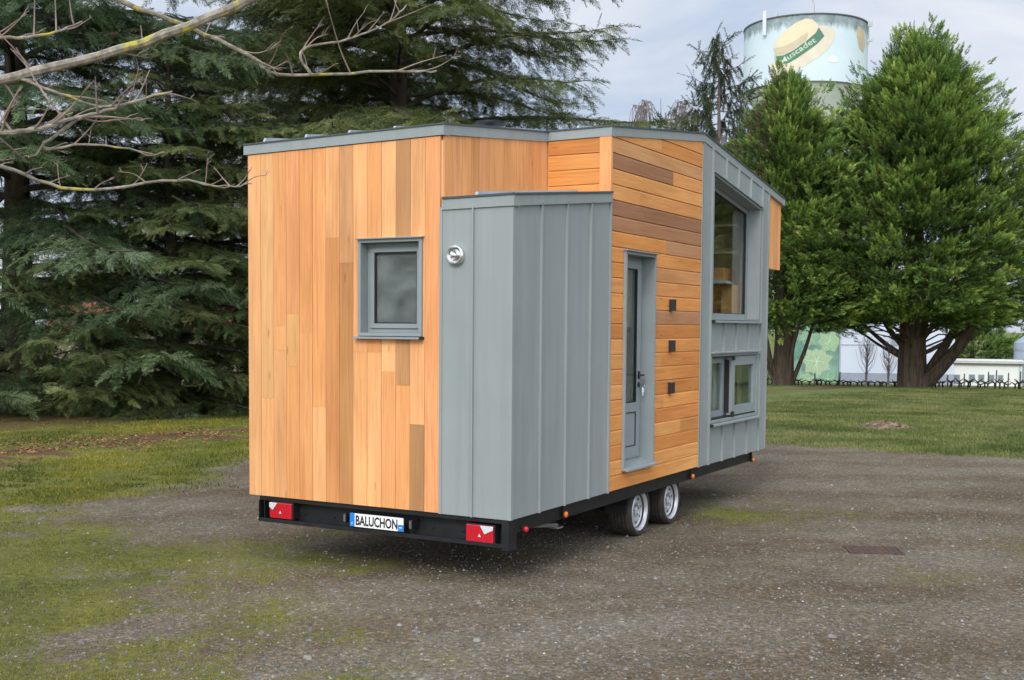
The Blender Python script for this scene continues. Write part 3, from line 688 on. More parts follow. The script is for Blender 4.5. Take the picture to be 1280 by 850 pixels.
slab(mb, 'side', W, rect(la, la + .075, lz + .1, lt - .075), -.075, -.13); slab(mb, 'side', W, rect(lb - .085, lb, lz + .1, lt - .075), -.075, -.13)
slab(mb, 'side', W, rect(la + .075, lb - .085, gz - .085, gz + .0), -.075, -.13)
slab(mb, 'side', W, rect(la + .075, lb - .085, lz + .1, gz - .085), -.085, -.12)
mb.build('door_leaf', M_FRAME, DR, .0015)
mb = MB(); frame_ring(mb, 'side', W, la + .0755, lb - .0855, lz + .1005, gz - .0855, .009, -.078, -.0845); frame_ring(mb, 'side', W, la + .0755, lb - .0855, gz + .0005, lt - .0755, .011, -.077, -.1)
slab(mb, 'side', W, rect(lb + .0005, lb + .0035, lz, lt), -.08, -.12); mb.build('gasket', M_BLKP, DR)
mb = MB(); slab(mb, 'side', W, rect(la + .076, lb - .086, gz + .001, lt - .076), -.09, -.094); mb.build('pane', M_GLASS, DR)
mb = MB(); mb.prism([(W - .08, y0 + .004, z0 + .06), (W - .08, y0 + .004, z0 + .03), (W + .085, y0 + .004, z0 - .006), (W + .085, y0 + .004, z0 + .012)], [(W - .08, y1 - .004, z0 + .06), (W - .08, y1 - .004, z0 + .03), (W + .085, y1 - .004, z0 - .006), (W + .085, y1 - .004, z0 + .012)]); mb.build('threshold', M_FRAME, DR, .002)
hx, hy, hz = W - .073, lb - .045, 1.52
mb = MB(); mb.box(hx - .002, hx + .008, hy - .017, hy + .017, hz - .035, hz + .035); mb.tube([(hx, hy, hz), (hx + .055, hy, hz)], .0085, 10); mb.tube([(hx + .05, hy, hz), (hx + .055, hy - .03, hz), (hx + .052, hy - .13, hz - .003)], [.0095, .009, .008], 10)
mb.build('door_handle', M_BLKP, DR, smooth=True)
hz2 = 1.43
mb = MB(); mb.lathe([(-.001, .024), (.008, .024), (.01, .0)], (hx, hy, hz2), 'X', 20, closed=False); mb.build('lock_escutcheon', M_BLKP, DR, smooth=True)
KEY = empty('key_bunch', (hx + .01, hy, hz2)); tag(KEY, 'bunch of bright keys hanging from the front door lock', 'keys')
mb = MB(); mb.box(hx + .009, hx + .036, hy - .0015, hy + .0015, hz2 - .004, hz2 + .004); mb.lathe([(-.0015, .012), (.0015, .012)], (hx + .044, hy, hz2), 'Y', 14); mb.build('key', M_STEEL, KEY)
mb = MB(); mb.tube([(hx + .05 + .012 * math.cos(a), hy, hz2 - .016 + .014 * math.sin(a)) for a in [i * math.pi / 6 for i in range(13)]], .0012, 6, cap=False); mb.build('key_ring', M_STEEL, KEY)
mb = MB(); mb.box(hx + .043, hx + .049, hy - .018, hy + .018, hz2 - .07, hz2 - .028); mb.box(hx + .0435, hx + .048, hy - .007, hy + .007, hz2 - .10, hz2 - .07); mb.build('key_tag', M_PLATE, KEY)

# ---- wall lamps
for z in (1.641 + .535, 1.25 + .535, .847 + .535):
    mb = MB(); mb.box(W + .02, W + .026, 3.05, 3.12, z - .045, z + .045); mb.box(W + .026, W + .062, 3.04, 3.13, z - .055, z + .055)
    o = mb.build('wall_lamp', M_LAMP, HOUSE, .003)
    mb = MB(); mb.box(W + .032, W + .056, 3.05, 3.12, z + .0555, z + .0575); mb.build('lamp_lens', M_WHT, o)

# ---- big sloping window
y0, y1, z0 = BW[:3]
def ring_slope(mb, a0, a1, z0, t0, t1, wd, out, back):
    s = (t1 - t0) / (a1 - a0)
    slab(mb, 'side', W, rect(a0, a1, z0, z0 + wd), out, back)
    slab(mb, 'side', W, [(a0, t0 - wd), (a1, t1 - wd), (a1, t1), (a0, t0)], out, back)
    slab(mb, 'side', W, [(a0, z0 + wd), (a0 + wd, z0 + wd), (a0 + wd, t0 - wd + s * wd), (a0, t0 - wd)], out, back)
    slab(mb, 'side', W, [(a1 - wd, z0 + wd), (a1, z0 + wd), (a1, t1 - wd), (a1 - wd, t1 - wd - s * wd)], out, back)
    return s
mb = MB(); ring_slope(mb, y0 + .001, y1 - .001, z0 + .001, bw_top(y0), bw_top(y1), .022, .04, -.109)
s = -.1365
mb.prism([(W, y0 - .02, bw_top(y0) + .0), (W + .062, y0 - .02, bw_top(y0) + .0), (W + .062, y0 - .02, bw_top(y0) + .012), (W, y0 - .02, bw_top(y0) + .025)], [(W, y1 + .02, bw_top(y1)), (W + .062, y1 + .02, bw_top(y1)), (W + .062, y1 + .02, bw_top(y1) + .012), (W, y1 + .02, bw_top(y1) + .025)])
BWN = mb.build('loft_window', M_FRAME, HOUSE, .002)
mb = MB(); ring_slope(mb, y0 + .024, y1 - .024, z0 + .024, bw_top(y0) - .024, bw_top(y1) - .02, .05, -.11, -.16); mb.build('sash', M_FRAME, BWN, .002)
mb = MB(); ring_slope(mb, y0 + .0745, y1 - .0745, z0 + .0745, bw_top(y0) - .076, bw_top(y1) - .069, .008, -.112, -.15); mb.build('gasket', M_BLKP, BWN)
mb = MB(); slab(mb, 'side', W, [(y0 + .075, z0 + .075), (y1 - .075, z0 + .075), (y1 - .075, bw_top(y1) - .07), (y0 + .075, bw_top(y0) - .077)], -.125, -.13); mb.build('pane', M_GLASS, BWN)
def sill(y0, y1, z, parent, cap=True, d=.085):
    mb = MB(); mb.prism([(W, y0 - .02, z - .03), (W + d, y0 - .02, z - .03), (W + d, y0 - .02, z - .012), (W, y0 - .02, z + .0)], [(W, y1 + .02, z - .03), (W + d, y1 + .02, z - .03), (W + d, y1 + .02, z - .012), (W, y1 + .02, z + .0)]); mb.build('sill', M_FRAME, parent, .002)
    mb = MB(); mb.box(W + .03, W + d + .002, y0 - .035, y0 - .0205, z - .033, z - .002); mb.build('sill_end_cap', M_BLKP, parent)
sill(BW[0], BW[1], BW[2], BWN)

# ---- low sliding window
y0, y1, z0, z1 = SW
mb = MB(); frame_ring(mb, 'side', W, y0 + .001, y1 - .001, z0 + .001, z1 - .001, .03, .04, -.14)
mb.prism([(W, y0 - .02, z1), (W + .075, y0 - .02, z1), (W + .075, y0 - .02, z1 + .014), (W, y0 - .02, z1 + .03)], [(W, y1 + .02, z1), (W + .075, y1 + .02, z1), (W + .075, y1 + .02, z1 + .014), (W, y1 + .02, z1 + .03)])
LW = mb.build('lower_window', M_FRAME, HOUSE, .002)
ym = 4.93
mb = MB(); frame_ring(mb, 'side', W, y0 + .034, ym - .03, z0 + .034, z1 - .034, .075, -.055, -.105); mb.build('sash', M_FRAME, LW, .002)
mb = MB(); frame_ring(mb, 'side', W, ym - .02, y1 - .034, z0 + .05, z1 - .04, .1, .03, -.03); mb.build('sash', M_FRAME, LW, .002)
mb = MB(); slab(mb, 'side', W, rect(y0 + .11, ym - .106, z0 + .11, z1 - .11), -.075, -.079); mb.build('pane', M_GLASS, LW)
mb = MB(); slab(mb, 'side', W, rect(ym + .081, y1 - .135, z0 + .151, z1 - .141), .006, .002); mb.build('pane', M_GLASS, LW)
mb = MB(); slab(mb, 'side', W, rect(y0 + .032, ym - .03, z0 + .0305, z0 + .046), .02, -.05); slab(mb, 'side', W, rect(y0 + .032, ym, z1 - .046, z1 - .0305), .02, -.05); slab(mb, 'side', W, rect(ym + .01, y1 - .04, z0 + .0305, z0 + .047), .024, -.02)
slab(mb, 'side', W, rect(ym - .05, ym + .02, z0 + .035, z0 + .09), .05, .031); slab(mb, 'side', W, rect(ym - .03, ym + .03, z1 - .08, z1 - .035), .05, .031); slab(mb, 'side', W, rect(ym - .035, ym - .022, z0 + .08, z1 - .08), -.0, -.1)
mb.build('slide_rail', M_BLKP, LW)
sill(SW[0], SW[1], SW[2], LW)
# unseen windows on the far left side, added and enlarged to light the interior
for (a, b, c, d) in ((4.2, 5.8, 1.2, 3.05), (3.0, 3.6, 1.9, 2.7)):
    mb = MB(); frame_ring(mb, 'left', 0, a, b, c, d, .06, .02, -.12); o = mb.build('unseen_left_window', M_FRAME, HOUSE); mb = MB(); slab(mb, 'left', 0, rect(a + .06, b - .06, c + .06, d - .06), -.05, -.054); mb.build('pane', M_GLASS, o)

# ---- interior
mb = MB(); mb.box(.14, W - .14, .14, Y3 - .1, ZB + .005, ZB + .05); mb.build('floor', M_FLOOR, HOUSE)
mb = MB(); mb.box(.145, W - .2, 4.9, Y3 - .105, 1.90, 1.96, (.6, .45, .26), .2); mb.box(1.55, W - .22, Y3 - .36, Y3 - .105, 2.836, 2.86, (.72, .6, .4), .5); mb.box(1.2, W - .22, Y3 - .40, Y3 - .105, 3.15, 3.175, (.72, .6, .4), .8)
mb.build('shelf', M_PLY, HOUSE)
CB = empty('wooden_cabinet', (2.05, 5.85, 1.96)); tag(CB, 'orange brown wooden cabinet seen through the upper grey window', 'cabinet')
mb = MB(); mb.box(1.6, 2.16, 5.62, 6.06, 1.961, 2.66, (.8, .36, .14), .3); mb.build('body', M_WV, CB); mb = MB(); mb.box(2.165, 2.3, 5.56, 6.0, 1.961, 2.46, (.9, .46, .19), .6); mb.build('side_unit', M_WV, CB)
mb = MB(); mb.box(1.7, 2.15, 5.6, 5.618, 2.02, 2.3, (.5, .2, .08), .6); mb.build('drawer_front', M_WV, CB)
mb = MB()
for k in range(6): mb.box(2.0 - .012 * k, 2.29 - .008 * k, 5.38 + .02 * k, 5.6, 2.47 + .006 * k, 2.475 + .006 * k, (.7, .75, .78) if k % 2 else (.4, .55, .65))
mb.box(1.99, 2.3, 5.36, 5.61, 2.455, 2.4695, (.3, .12, .04)); o = mb.build('paper_pile', M_TONE); tag(o, 'pile of pale papers lying by the cabinet behind the upper window', 'papers')
def curtain(x, ya, yb, z0, z1, label, name='curtain'):
    mb = MB(); n = 26; P = []
    for i in range(n + 1): P.append((x + .018 * math.sin(i * 1.9) + .006 * math.sin(i * 4.1), ya + (yb - ya) * i / n))
    for i in range(n):
        (xa, a), (xb, b) = P[i], P[i + 1]; mb.prism([(xa, a, z0), (xb, b, z0), (xb + .002, b, z0), (xa + .002, a, z0)], [(xa, a, z1), (xb, b, z1), (xb + .002, b, z1), (xa + .002, a, z1)])
    o = mb.build(name, M_CUR); tag(o, label, 'curtain')
curtain(2.27, 4.3, 4.85, 1.0, 1.72, 'cream curtain behind the left sash of the low window')
curtain(2.2, 5.2, 5.45, 1.0, 1.72, 'narrow cream curtain behind the right sash of the low window')
curtain(2.22, 2.34, 2.4, .7, 2.6, 'thin cream curtain behind the glass of the front door')

mb = MB(); mb.box(.16, W1 - .14, 1.15, 1.2, ZB + .06, 3.25, (.85, .85, .82), .5); mb.build('added_partition', plain('added_partition_white', (.8, .8, .77), .7, 0, .03, 2), HOUSE)  # pale wall added behind the rear window to brighten its pane
# ---- trailer
mb = MB()
for x in (.12, W - .04): mb.box(x - .06, x, .08, 5.88, .405, .53)
for y in (.5, 1.4, 2.2, 3.1, 3.9, 4.8): mb.box(.06, W - .1, y, y + .06, .44, .53)
mb.box(.06, W - .04, 5.82, 5.88, .40, .531)
mb.tube([(.3, 5.8, .42), (1.25, 7.6, .42)], .045, 8); mb.tube([(W - .3, 5.8, .42), (1.25, 7.6, .42)], .045, 8)
mb.build('chassis', M_BLK, HOUSE, .003)
mb = MB()
mb.box(.1, W - .005, .075, .085, .33, .53); mb.box(.1, W - .005, -.005, .0745, .495, .532); mb.box(.1, W - .005, -.02, .0745, .318, .334); mb.box(.1, W - .005, -.024, -.0205, .318, .35)
mb.box(.098, .104, -.018, .0745, .3345, .4945); mb.box(.15, .156, -.01, .0745, .3345, .4945)
mb.box(W - .06, W - .004, -.018, .09, .30, .531); mb.box(W - .0035, W + .002, -.02, .10, .30, .531)
mb.build('rear_bumper', M_BLK, HOUSE, .002)
for xc in (.65, 1.95):
    mb = MB(); mb.lathe([(0, .0), (.012, .03), (.018, .055), (.018, .058)], (xc, .074, .42), 'Y', 20, closed=False); mb.build('reinforcing_boss', M_BLK, HOUSE, smooth=True)
def tail_light(xa, xb, za, zb, flip):
    o = MB(); o.box(xa - .006, xb + .006, -.008, .07, za - .006, zb + .006); T = o.build('tail_light', M_BLKP, HOUSE, .003)
    k = xb - xa; h = zb - za
    # red lens with a slanted clear quadrant at the top
    a, b = (xa + .02 * 0, xa + k * .38) if not flip else (xb - k * .48, xb)
    tri = [(a, zb), (b, zb), (a + (b - a) * .42, zb - h * .48), (a, zb - h * .3)] if not flip else [(a, zb), (b, zb), (b, zb - h * .22), (a + (b - a) * .36, zb - h * .5)]
    def lens(poly, f, bk, mat, nm): m = MB(); slab(m, 'rear', 0, poly, f, bk); m.build(nm, mat, T, .004)
    lens(rect(xa, xb, za, zb), .024, .008, M_RED, 'red_lens')
    rb_ = MB()
    for q_ in range(9): rb_.box(xa + .012 + q_ * (k - .03) / 8.6, xa + .015 + q_ * (k - .03) / 8.6, -.0258, -.0236, za + .008, zb - .008)
    rb_.build('lens_ribs', M_RED, T); lens(tri, .031, .0265, M_WHT, 'clear_lens')
    cx_ = (xa + xb) / 2; lens([(cx_ - .012, za + h * .32), (cx_ + .014, za + h * .32), (cx_, za + h * .32 + .024)], .029, .0262, M_WHT, 'reflector')
for xb_ in (.52, .82, 1.78, 2.05):
    mb = MB(); mb.lathe([(.0, .011), (-.008, .011), (-.01, .006)], (xb_, .0745, .40), 'Y', 6); mb.build('bumper_bolt', M_BLK, HOUSE)
tail_light(.222, .452, .358, .486, False); tail_light(2.135, 2.372, .345, .472, True)
# number plate
px0, px1, pz0, pz1 = 1.061, 1.574, .363, .468
mb = MB(); mb.box(px0 - .004, px1 + .004, -.034, -.026, pz0 - .004, pz1 + .004); NP = mb.build('number_plate', M_BLKP, HOUSE)
mb = MB(); mb.box(px0, px1, -.0365, -.0342, pz0, pz1); mb.build('plate_face', M_PLATE, NP)
mb = MB(); mb.box(px0, px0 + .046, -.0385, -.0368, pz0, pz1); mb.build('blue_band', M_PBLUE, NP)
mb = MB(); mb.box(px1 - .05, px1, -.0385, -.0368, pz0, pz0 + .052); mb.build('blue_band', M_PBLUE, NP)
mb = MB(); mb.box(px0 - .004, px1 + .004, -.026, .0, pz0 + .03, pz0 + .07); mb.build('plate_bracket', M_BLK, NP)
def text_mesh(body, size, sx=1.0, bold=0.0):
    cu = bpy.data.curves.new('lettering', 'FONT'); cu.body = body; cu.size = size; cu.offset = bold; cu.align_x = 'CENTER'; cu.resolution_u = 3
    o = bpy.data.objects.new('lettering', cu); COL.objects.link(o); dg = bpy.context.evaluated_depsgraph_get(); dg.update()
    me = bpy.data.meshes.new_from_object(o.evaluated_get(dg)); vs = [(v.co.x * sx, v.co.y) for v in me.vertices]; fs = [tuple(p.vertices) for p in me.polygons]
    bpy.data.objects.remove(o); bpy.data.curves.remove(cu); bpy.data.meshes.remove(me); return vs, fs
def sheet(name, vs3, fs, mat, parent):
    m = MB(); m.add(vs3, fs); return m.build(name, mat, parent)
vs, fs = text_mesh('BALUCHON', .106, .70, .0032)
cxp = px0 + .046 + (px1 - px0 - .096) / 2 + .003
wdt = max(v[0] for v in vs) - min(v[0] for v in vs); kx = .402 / wdt
sheet('lettering', [(cxp + v[0] * kx, -.0378, pz0 + .0155 + v[1]) for v in vs], fs, M_INK, NP)
vs, fs = text_mesh('F', .03); sheet('country_mark', [(px0 + .023 + v[0], -.0389, pz0 + .014 + v[1]) for v in vs], fs, M_PLATE, NP)
mb = MB(); mb.box(px1 - .038, px1 - .012, -.0393, -.0388, pz0 + .026, pz0 + .032); mb.build('region_mark', M_PLATE, NP)
for xx in (px0 - .075, px1 + .045):
    mb = MB(); mb.box(xx, xx + .03, -.03, .0745, pz0 + .02, pz1 - .01); o = mb.build('plate_light', M_BLKP, HOUSE, .006)
    mb = MB(); mb.box(xx + .006, xx + .024, -.032, -.0302, pz0 + .03, pz1 - .02); mb.build('lamp_lens', plain('smoked_lens', (.12, .12, .125), .3), o)
# side marker lamps
def marker(y, z, mat, x=W - .03):
    m = MB(); m.box(x, x + .012, y - .012, y + .012, z + .02, .533); m.box(x, x + .02, y - .022, y + .022, z - .03, z + .03); o = m.build('side_marker', M_BLKP, HOUSE, .002)
    m = MB(); m.lathe([(0, .024), (.012, .026), (.02, .018), (.023, 0)], (x + .0205, y, z), 'X', 16, closed=False); m.build('lens', mat, o, smooth=True)
marker(.93, .445, M_AMB); marker(3.83, .442, M_AMB); marker(5.83, .425, M_AMB)
m = MB(); m.tube([(W - .01, .18, .45), (W + .04, .16, .445)], .012, 8); m.tube([(W + .02, .16, .445), (W + .04, .155, .443)], .02, 12); o = m.build('outline_lamp', M_BLKP, HOUSE, smooth=True)
m = MB(); m.lathe([(0, .0), (0.0, .022), (.016, .022), (.026, .014), (.028, 0)], (W + .041, .155, .443), 'X', 16, closed=False); m.build('lens', M_RED, o, smooth=True)
m = MB(); m.lathe([(0, .0), (.0, .025), (-.012, .02), (-.014, 0)], (.096, .05, .5), 'X', 12, closed=False); m.build('outline_lamp', M_RED, HOUSE, smooth=True)
# folded corner steady and brake cable under the floor
mb = MB(); mb.tube([(2.3, .5, .4), (2.3, 1.15, .31)], .02, 8); mb.box(2.26, 2.34, 1.1, 1.2, .285, .3); mb.box(2.27, 2.33, .45, .55, .37, .45); mb.build('corner_steady', M_ZINC, HOUSE, .002)
mb = MB(); mb.tube([(2.2, .1, .42), (2.22, .5, .36), (2.2, 1.1, .35), (2.15, 1.7, .37), (2.1, 2.3, .33)], .007, 6); mb.build('brake_cable', M_BLKP, HOUSE)
# wheels
def wheel(x_out, y, sgn):
    rr = .241; rim = .187; wd = .20
    E_ = empty('wheel', (0, 0, 0)); E_.parent = HOUSE
    E_.location = (x_out - 1.25, y - 3.0, rr - .006)
    prof = [(0, rim - .004), (.004, rim + .002), (.010, rim + .018), (.012, rim + .034), (-.002, rr - .008), (-.018, rr), (-.042, rr + .001), (-.044, rr - .009), (-.052, rr - .009), (-.054, rr + .001), (-.076, rr + .002), (-.078, rr - .009), (-.086, rr - .009), (-.088, rr + .002), (-.112, rr + .002), (-.114, rr - .009), (-.122, rr - .009), (-.124, rr + .002), (-.146, rr + .001), (-.148, rr - .009), (-.156, rr - .009), (-.158, rr + .001), (-wd + .018, rr), (-wd + .002, rr - .008), (-wd - .012, rim + .02), (-wd, rim - .004), (-wd + .02, rim - .03), (-.02, rim - .03)]
    m = MB(); seg = 56
    m.lathe([(d * sgn, r) for d, r in prof], (x_out, y, rr - .006), 'X', seg, closed=False); t = m.build('tyre', M_TYRE, E_, smooth=True)
    for g in (-.05, -.085, -.12, -.155):
        pass
    m = MB(); m.lathe([(d * sgn, r) for d, r in [(-.012, rim - .006), (.004, rim + .001), (.008, rim - .004), (.002, rim - .012), (-.012, rim - .018), (-.03, rim - .022), (-.05, rim - .04), (-.052, rim - .06), (-.038, .10), (-.03, .085), (-.034, .07), (-.055, .062), (-.055, .04), (-.03, .036), (-.026, .03), (-.02, 0)]], (x_out, y, rr - .006), 'X', 48, closed=False)
    ri = m.build('rim', M_RIM, E_, smooth=True)
    if sgn < 0: return
    for k in range(5):
        m = MB(); a = k * 2 * math.pi / 5 + .4; m.lathe([(-.05 * sgn, .011), (-.022 * sgn, .011), (-.018 * sgn, .006)], (x_out, y + .052 * math.cos(a), rr - .006 + .052 * math.sin(a)), 'X', 6)
        m.build('wheel_bolt', M_ZINC, E_)
    for k in range(8):
        m = MB(); a = k * math.pi / 4 + .2; m.lathe([(-.046 * sgn, .012), (-.0395 * sgn, .011)], (x_out, y + .118 * math.cos(a), rr - .006 + .118 * math.sin(a)), 'X', 10)
        m.build('vent_hole', M_BLKP, E_)
YW = (2.665, 3.465)
for y in YW: wheel(2.405, y, 1)
for y in YW: wheel(.095, y, -1)
mb = MB()
for y in YW: mb.tube([(.2, y, .235), (2.3, y, .235)], .032, 10); mb.box(.25, .33, y - .05, y + .35, .25, .42); mb.box(2.12, 2.19, y - .05, y + .35, .25, .42)
mb.build('axles', M_BLK, HOUSE)
for (xa, xb) in ((2.17, 2.39), (.11, .33)):
    prof = []; ro = .268
    for k in range(0, 7): a = math.pi - k * math.pi / 12; prof.append((YW[0] + ro * math.cos(a), .24 + ro * math.sin(a)))
    for k in range(6, 13): a = math.pi - k * math.pi / 12; prof.append((YW[1] + ro * math.cos(a) + .02 * (k - 6) / 6, .24 + ro * math.sin(a)))
    prof.append((YW[1] + ro + .05, .13)); prof = [(y, min(z, .526)) for y, z in prof]
    m = MB()
    for (ya, za), (yb, zb) in zip(prof[:-1], prof[1:]):
        dy, dz = yb - ya, zb - za; l = math.hypot(dy, dz); ny, nz = -dz / l * .006, dy / l * .006
        m.prism([(xa, ya, za), (xa, yb, zb), (xa, yb + ny, zb + nz), (xa, ya + ny, za + nz)], [(xb, ya, za), (xb, yb, zb), (xb, yb + ny, zb + nz), (xb, ya + ny, za + nz)])
    m.box(xa, xb, 1.85, YW[0] - ro + .01, .40, .41); m.build('mudguard', M_BLKP, HOUSE)

# ================================================================== TREES
def spray_template(kind, r):
    """triangles of one leafy spray: x forward, y sideways, z up; unit length. returns verts (n*3,3), shade (n)"""
    T = []; S = []
    def tri(p, d, l, wd, tw, sh):
        p = np.array(p, float); d = np.array(d, float); d /= np.linalg.norm(d)
        s = np.cross(d, [math.sin(tw) * .6, math.cos(tw) * .3, 1.0]); s /= np.linalg.norm(s)
        T.extend([p - s * wd / 2, p + s * wd / 2, p + d * l]); S.append(sh)
    if kind == 'cedar':
        nt_ = 18
        for i in range(nt_):
            t = .06 + .94 * i / (nt_ - 1)
            for sg in (-1, 1):
                l = (.34 * (1 - t * .7)) * r.uniform(.6, 1.3); a = sg * R_(r.uniform(38, 66))
                d = np.array([math.cos(a), math.sin(a), r.uniform(-.28, .05)]); p0 = np.array([t, 0, -.22 * t * t])
                k = 3
                for j in range(k):
                    q = p0 + d * l * j / k
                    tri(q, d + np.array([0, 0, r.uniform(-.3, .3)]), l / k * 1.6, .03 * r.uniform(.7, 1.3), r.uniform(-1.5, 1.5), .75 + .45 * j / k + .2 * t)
        tri((.86, 0, -.17), (1, 0, -.4), .24, .05, 0, 1.3)
    elif kind == 'cypress':
        for i in range(12):
            t = i / 11
            for sg in (-1, 1):
                l = .27 * (1 - t * .5); a = sg * R_(r.uniform(15, 75)); e = r.uniform(-.5, .6)
                d = np.array([math.cos(a), math.sin(a), e]); q = (t * .7, sg * .12 * (1 - t) * r.random(), .08 * t + r.uniform(-.06, .06))
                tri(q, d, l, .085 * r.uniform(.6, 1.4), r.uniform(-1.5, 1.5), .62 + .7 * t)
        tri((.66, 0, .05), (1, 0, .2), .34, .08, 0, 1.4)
    elif kind == 'spruce':
        for i in range(12):
            t = i / 11
            for sg in (-1, 1):
                a = sg * R_(r.uniform(30, 80)); d = np.array([math.cos(a), math.sin(a) * .5, r.uniform(-.9, -.1)])
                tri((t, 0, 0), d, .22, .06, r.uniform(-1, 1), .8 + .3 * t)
    return np.array(T), np.array(S)
def orient(D, up=None, roll_sd=.35, rg=NR):
    """batch of direction vectors (n,3) -> rotation matrices with x along D"""
    D = D / np.linalg.norm(D, axis=1, keepdims=True); up = np.tile([0, 0, 1.0], (len(D), 1)) if up is None else up
    Yv = np.cross(up, D); l = np.linalg.norm(Yv, axis=1, keepdims=True); Yv = np.where(l < .05, np.array([1.0, 0, 0]), Yv / np.maximum(l, 1e-6)); Zv = np.cross(D, Yv)
    a = rg.normal(0, roll_sd, len(D)); c, s = np.cos(a)[:, None], np.sin(a)[:, None]
    return np.stack([D, Yv * c + Zv * s, Zv * c - Yv * s], axis=2)
def scatter(kind, P, D, size, colr, rg, nvar=5, roll_sd=.35):
    """sprays of a kind at P pointing along D -> (tri verts, tri colours)"""
    r = random.Random(5); V = []; C = []; k = rg.integers(0, nvar, len(P)); Rm = orient(D, None, roll_sd, rg)
    for v in range(nvar):
        t, sh = spray_template(kind, r); m = k == v
        if not m.any(): continue
        q = np.einsum('nij,kj->nki', Rm[m] * size[m][:, None, None], t) + P[m][:, None]
        V.append(q.reshape(-1, 3)); C.append((colr[m][:, None, :] * sh[None, :, None]).reshape(-1, 3))
    return np.concatenate(V), np.concatenate(C)
def palette(pal, t): 
    pal = np.array(pal, float); t = np.clip(t, 0, .9999) * (len(pal) - 1); i = t.astype(int); f = (t - i)[:, None]; return pal[i] * (1 - f) + pal[np.minimum(i + 1, len(pal) - 1)] * f

M_BARK = bark_mat('dark_bark', (.035, .028, .022), (.11, .09, .07), 3, .8)
M_BARKR = bark_mat('cypress_bark', (.05, .036, .026), (.16, .12, .088), 2.2, 1.0, (3, 3, .35))
def cedar(seed, H=18.0, Rr=6.9, nl=148, zmin=.35):
    """returns foliage (verts, cols) and limb MB, at the origin"""
    rg = np.random.default_rng(seed); r = random.Random(seed); mb = MB(); P = []; D = []; S = []; Cc = []
    mb.tube([(0, 0, -.6), (.05, 0, 1.5), (.0, .08, 5), (.1, 0, H * .75), (.05, .05, H)], [.5, .42, .3, .14, .03], 12)
    for i in range(nl):
        u = (i + r.random()) / nl; h = zmin + (H - zmin - .3) * u ** 1.0
        Lm = Rr * (1 - max(0, u - .3) ** 1.7 * 1.5) * r.uniform(.72, 1.12); Lm = max(Lm, .8)
        az = i * 2.39996 + r.uniform(-.4, .4); rise = r.uniform(.05, .28) * Lm * (.3 + u); droop = r.uniform(.2, .5) * Lm * (.7 if u > .3 else .75)
        n = 9; pts = []
        for k in range(n + 1):
            t = k / n; a = az + .12 * math.sin(t * 3 + i); z = h + rise * math.sin(min(1, t * 1.3) * math.pi / 2) - droop * t ** 1.9 + (.10 * Lm * t ** 6)
            pts.append(np.array([math.cos(a) * Lm * t, math.sin(a) * Lm * t, max(z, .22 + .12 * r.random())]))
        mb.tube(pts, [max(.012, .085 * (1 - k / n) ** .8 * (Lm / Rr)) for k in range(n + 1)], 5)
        ns = int(Lm / .17)
        for k in range(ns):
            t = .16 + .84 * (k + r.random()) / ns; f = t * n; j = min(int(f), n - 1); p = pts[j] * (1 - (f - j)) + pts[j + 1] * (f - j)
            d = pts[j + 1] - pts[j]; d /= np.linalg.norm(d)
            for sg in (-1, 1):
                l2 = (.42 + .32 * Lm * math.sin(math.pi * min(1, .25 + t * .72)) * .62) * r.uniform(.55, 1.1); an = sg * R_(r.uniform(42, 72))
                c, s_ = math.cos(an), math.sin(an); e = np.array([d[0] * c - d[1] * s_, d[0] * s_ + d[1] * c, d[2] * .5 + r.uniform(-.1, .06)]); e /= np.linalg.norm(e)
                if 2.4 < h < 5.5 and r.random() < .35: continue
                m = max(1, int(l2 / .27))
                for q in range(m):
                    tt = (q + .4 * r.random()) / m; pp = p + e * l2 * tt + np.array([0, 0, -.28 * l2 * tt * tt])
                    if pp[2] < .12: continue
                    dd = e + np.array([rg.normal(0, .3), rg.normal(0, .3), -.35 * tt + rg.normal(-.05, .24)])
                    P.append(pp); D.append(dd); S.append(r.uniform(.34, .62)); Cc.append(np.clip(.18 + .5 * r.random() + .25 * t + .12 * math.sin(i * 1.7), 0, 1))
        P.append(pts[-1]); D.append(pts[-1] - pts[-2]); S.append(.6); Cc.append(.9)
    P, D, S, Cc = map(np.array, (P, D, S, Cc))
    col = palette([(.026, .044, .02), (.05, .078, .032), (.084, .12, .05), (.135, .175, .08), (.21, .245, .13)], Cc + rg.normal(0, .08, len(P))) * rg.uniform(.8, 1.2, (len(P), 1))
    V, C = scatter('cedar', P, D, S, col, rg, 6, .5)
    return V, C, mb, len(P)
V, C, mb, npz = cedar(31)
print('cedar tris', len(V) // 3, 'sprays', npz)
root = empty('cedar_tree', (-17.8, 11.6, float(ground_z(-17.8, 11.6))))
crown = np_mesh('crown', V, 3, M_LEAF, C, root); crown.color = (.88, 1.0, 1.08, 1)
tr = MB(); tr.v = [(v[0] + root.location.x, v[1] + root.location.y, v[2] + root.location.z) for v in mb.v]; tr.f, tr.c, tr.sd = mb.f, mb.c, mb.sd
trunk = tr.build('trunk', M_BARK, root, smooth=True)
tag(root, 'drooping blue green cedar at the left edge, behind the mossy strip', 'tree', 'big cedars behind the yard')
def copy_tree(o, parent=None):
    c = o.copy(); COL.objects.link(c)
    if parent is not None: c.parent = parent
    for ch in [x for x in bpy.data.objects if x.parent == o]: copy_tree(ch, c)
    return c
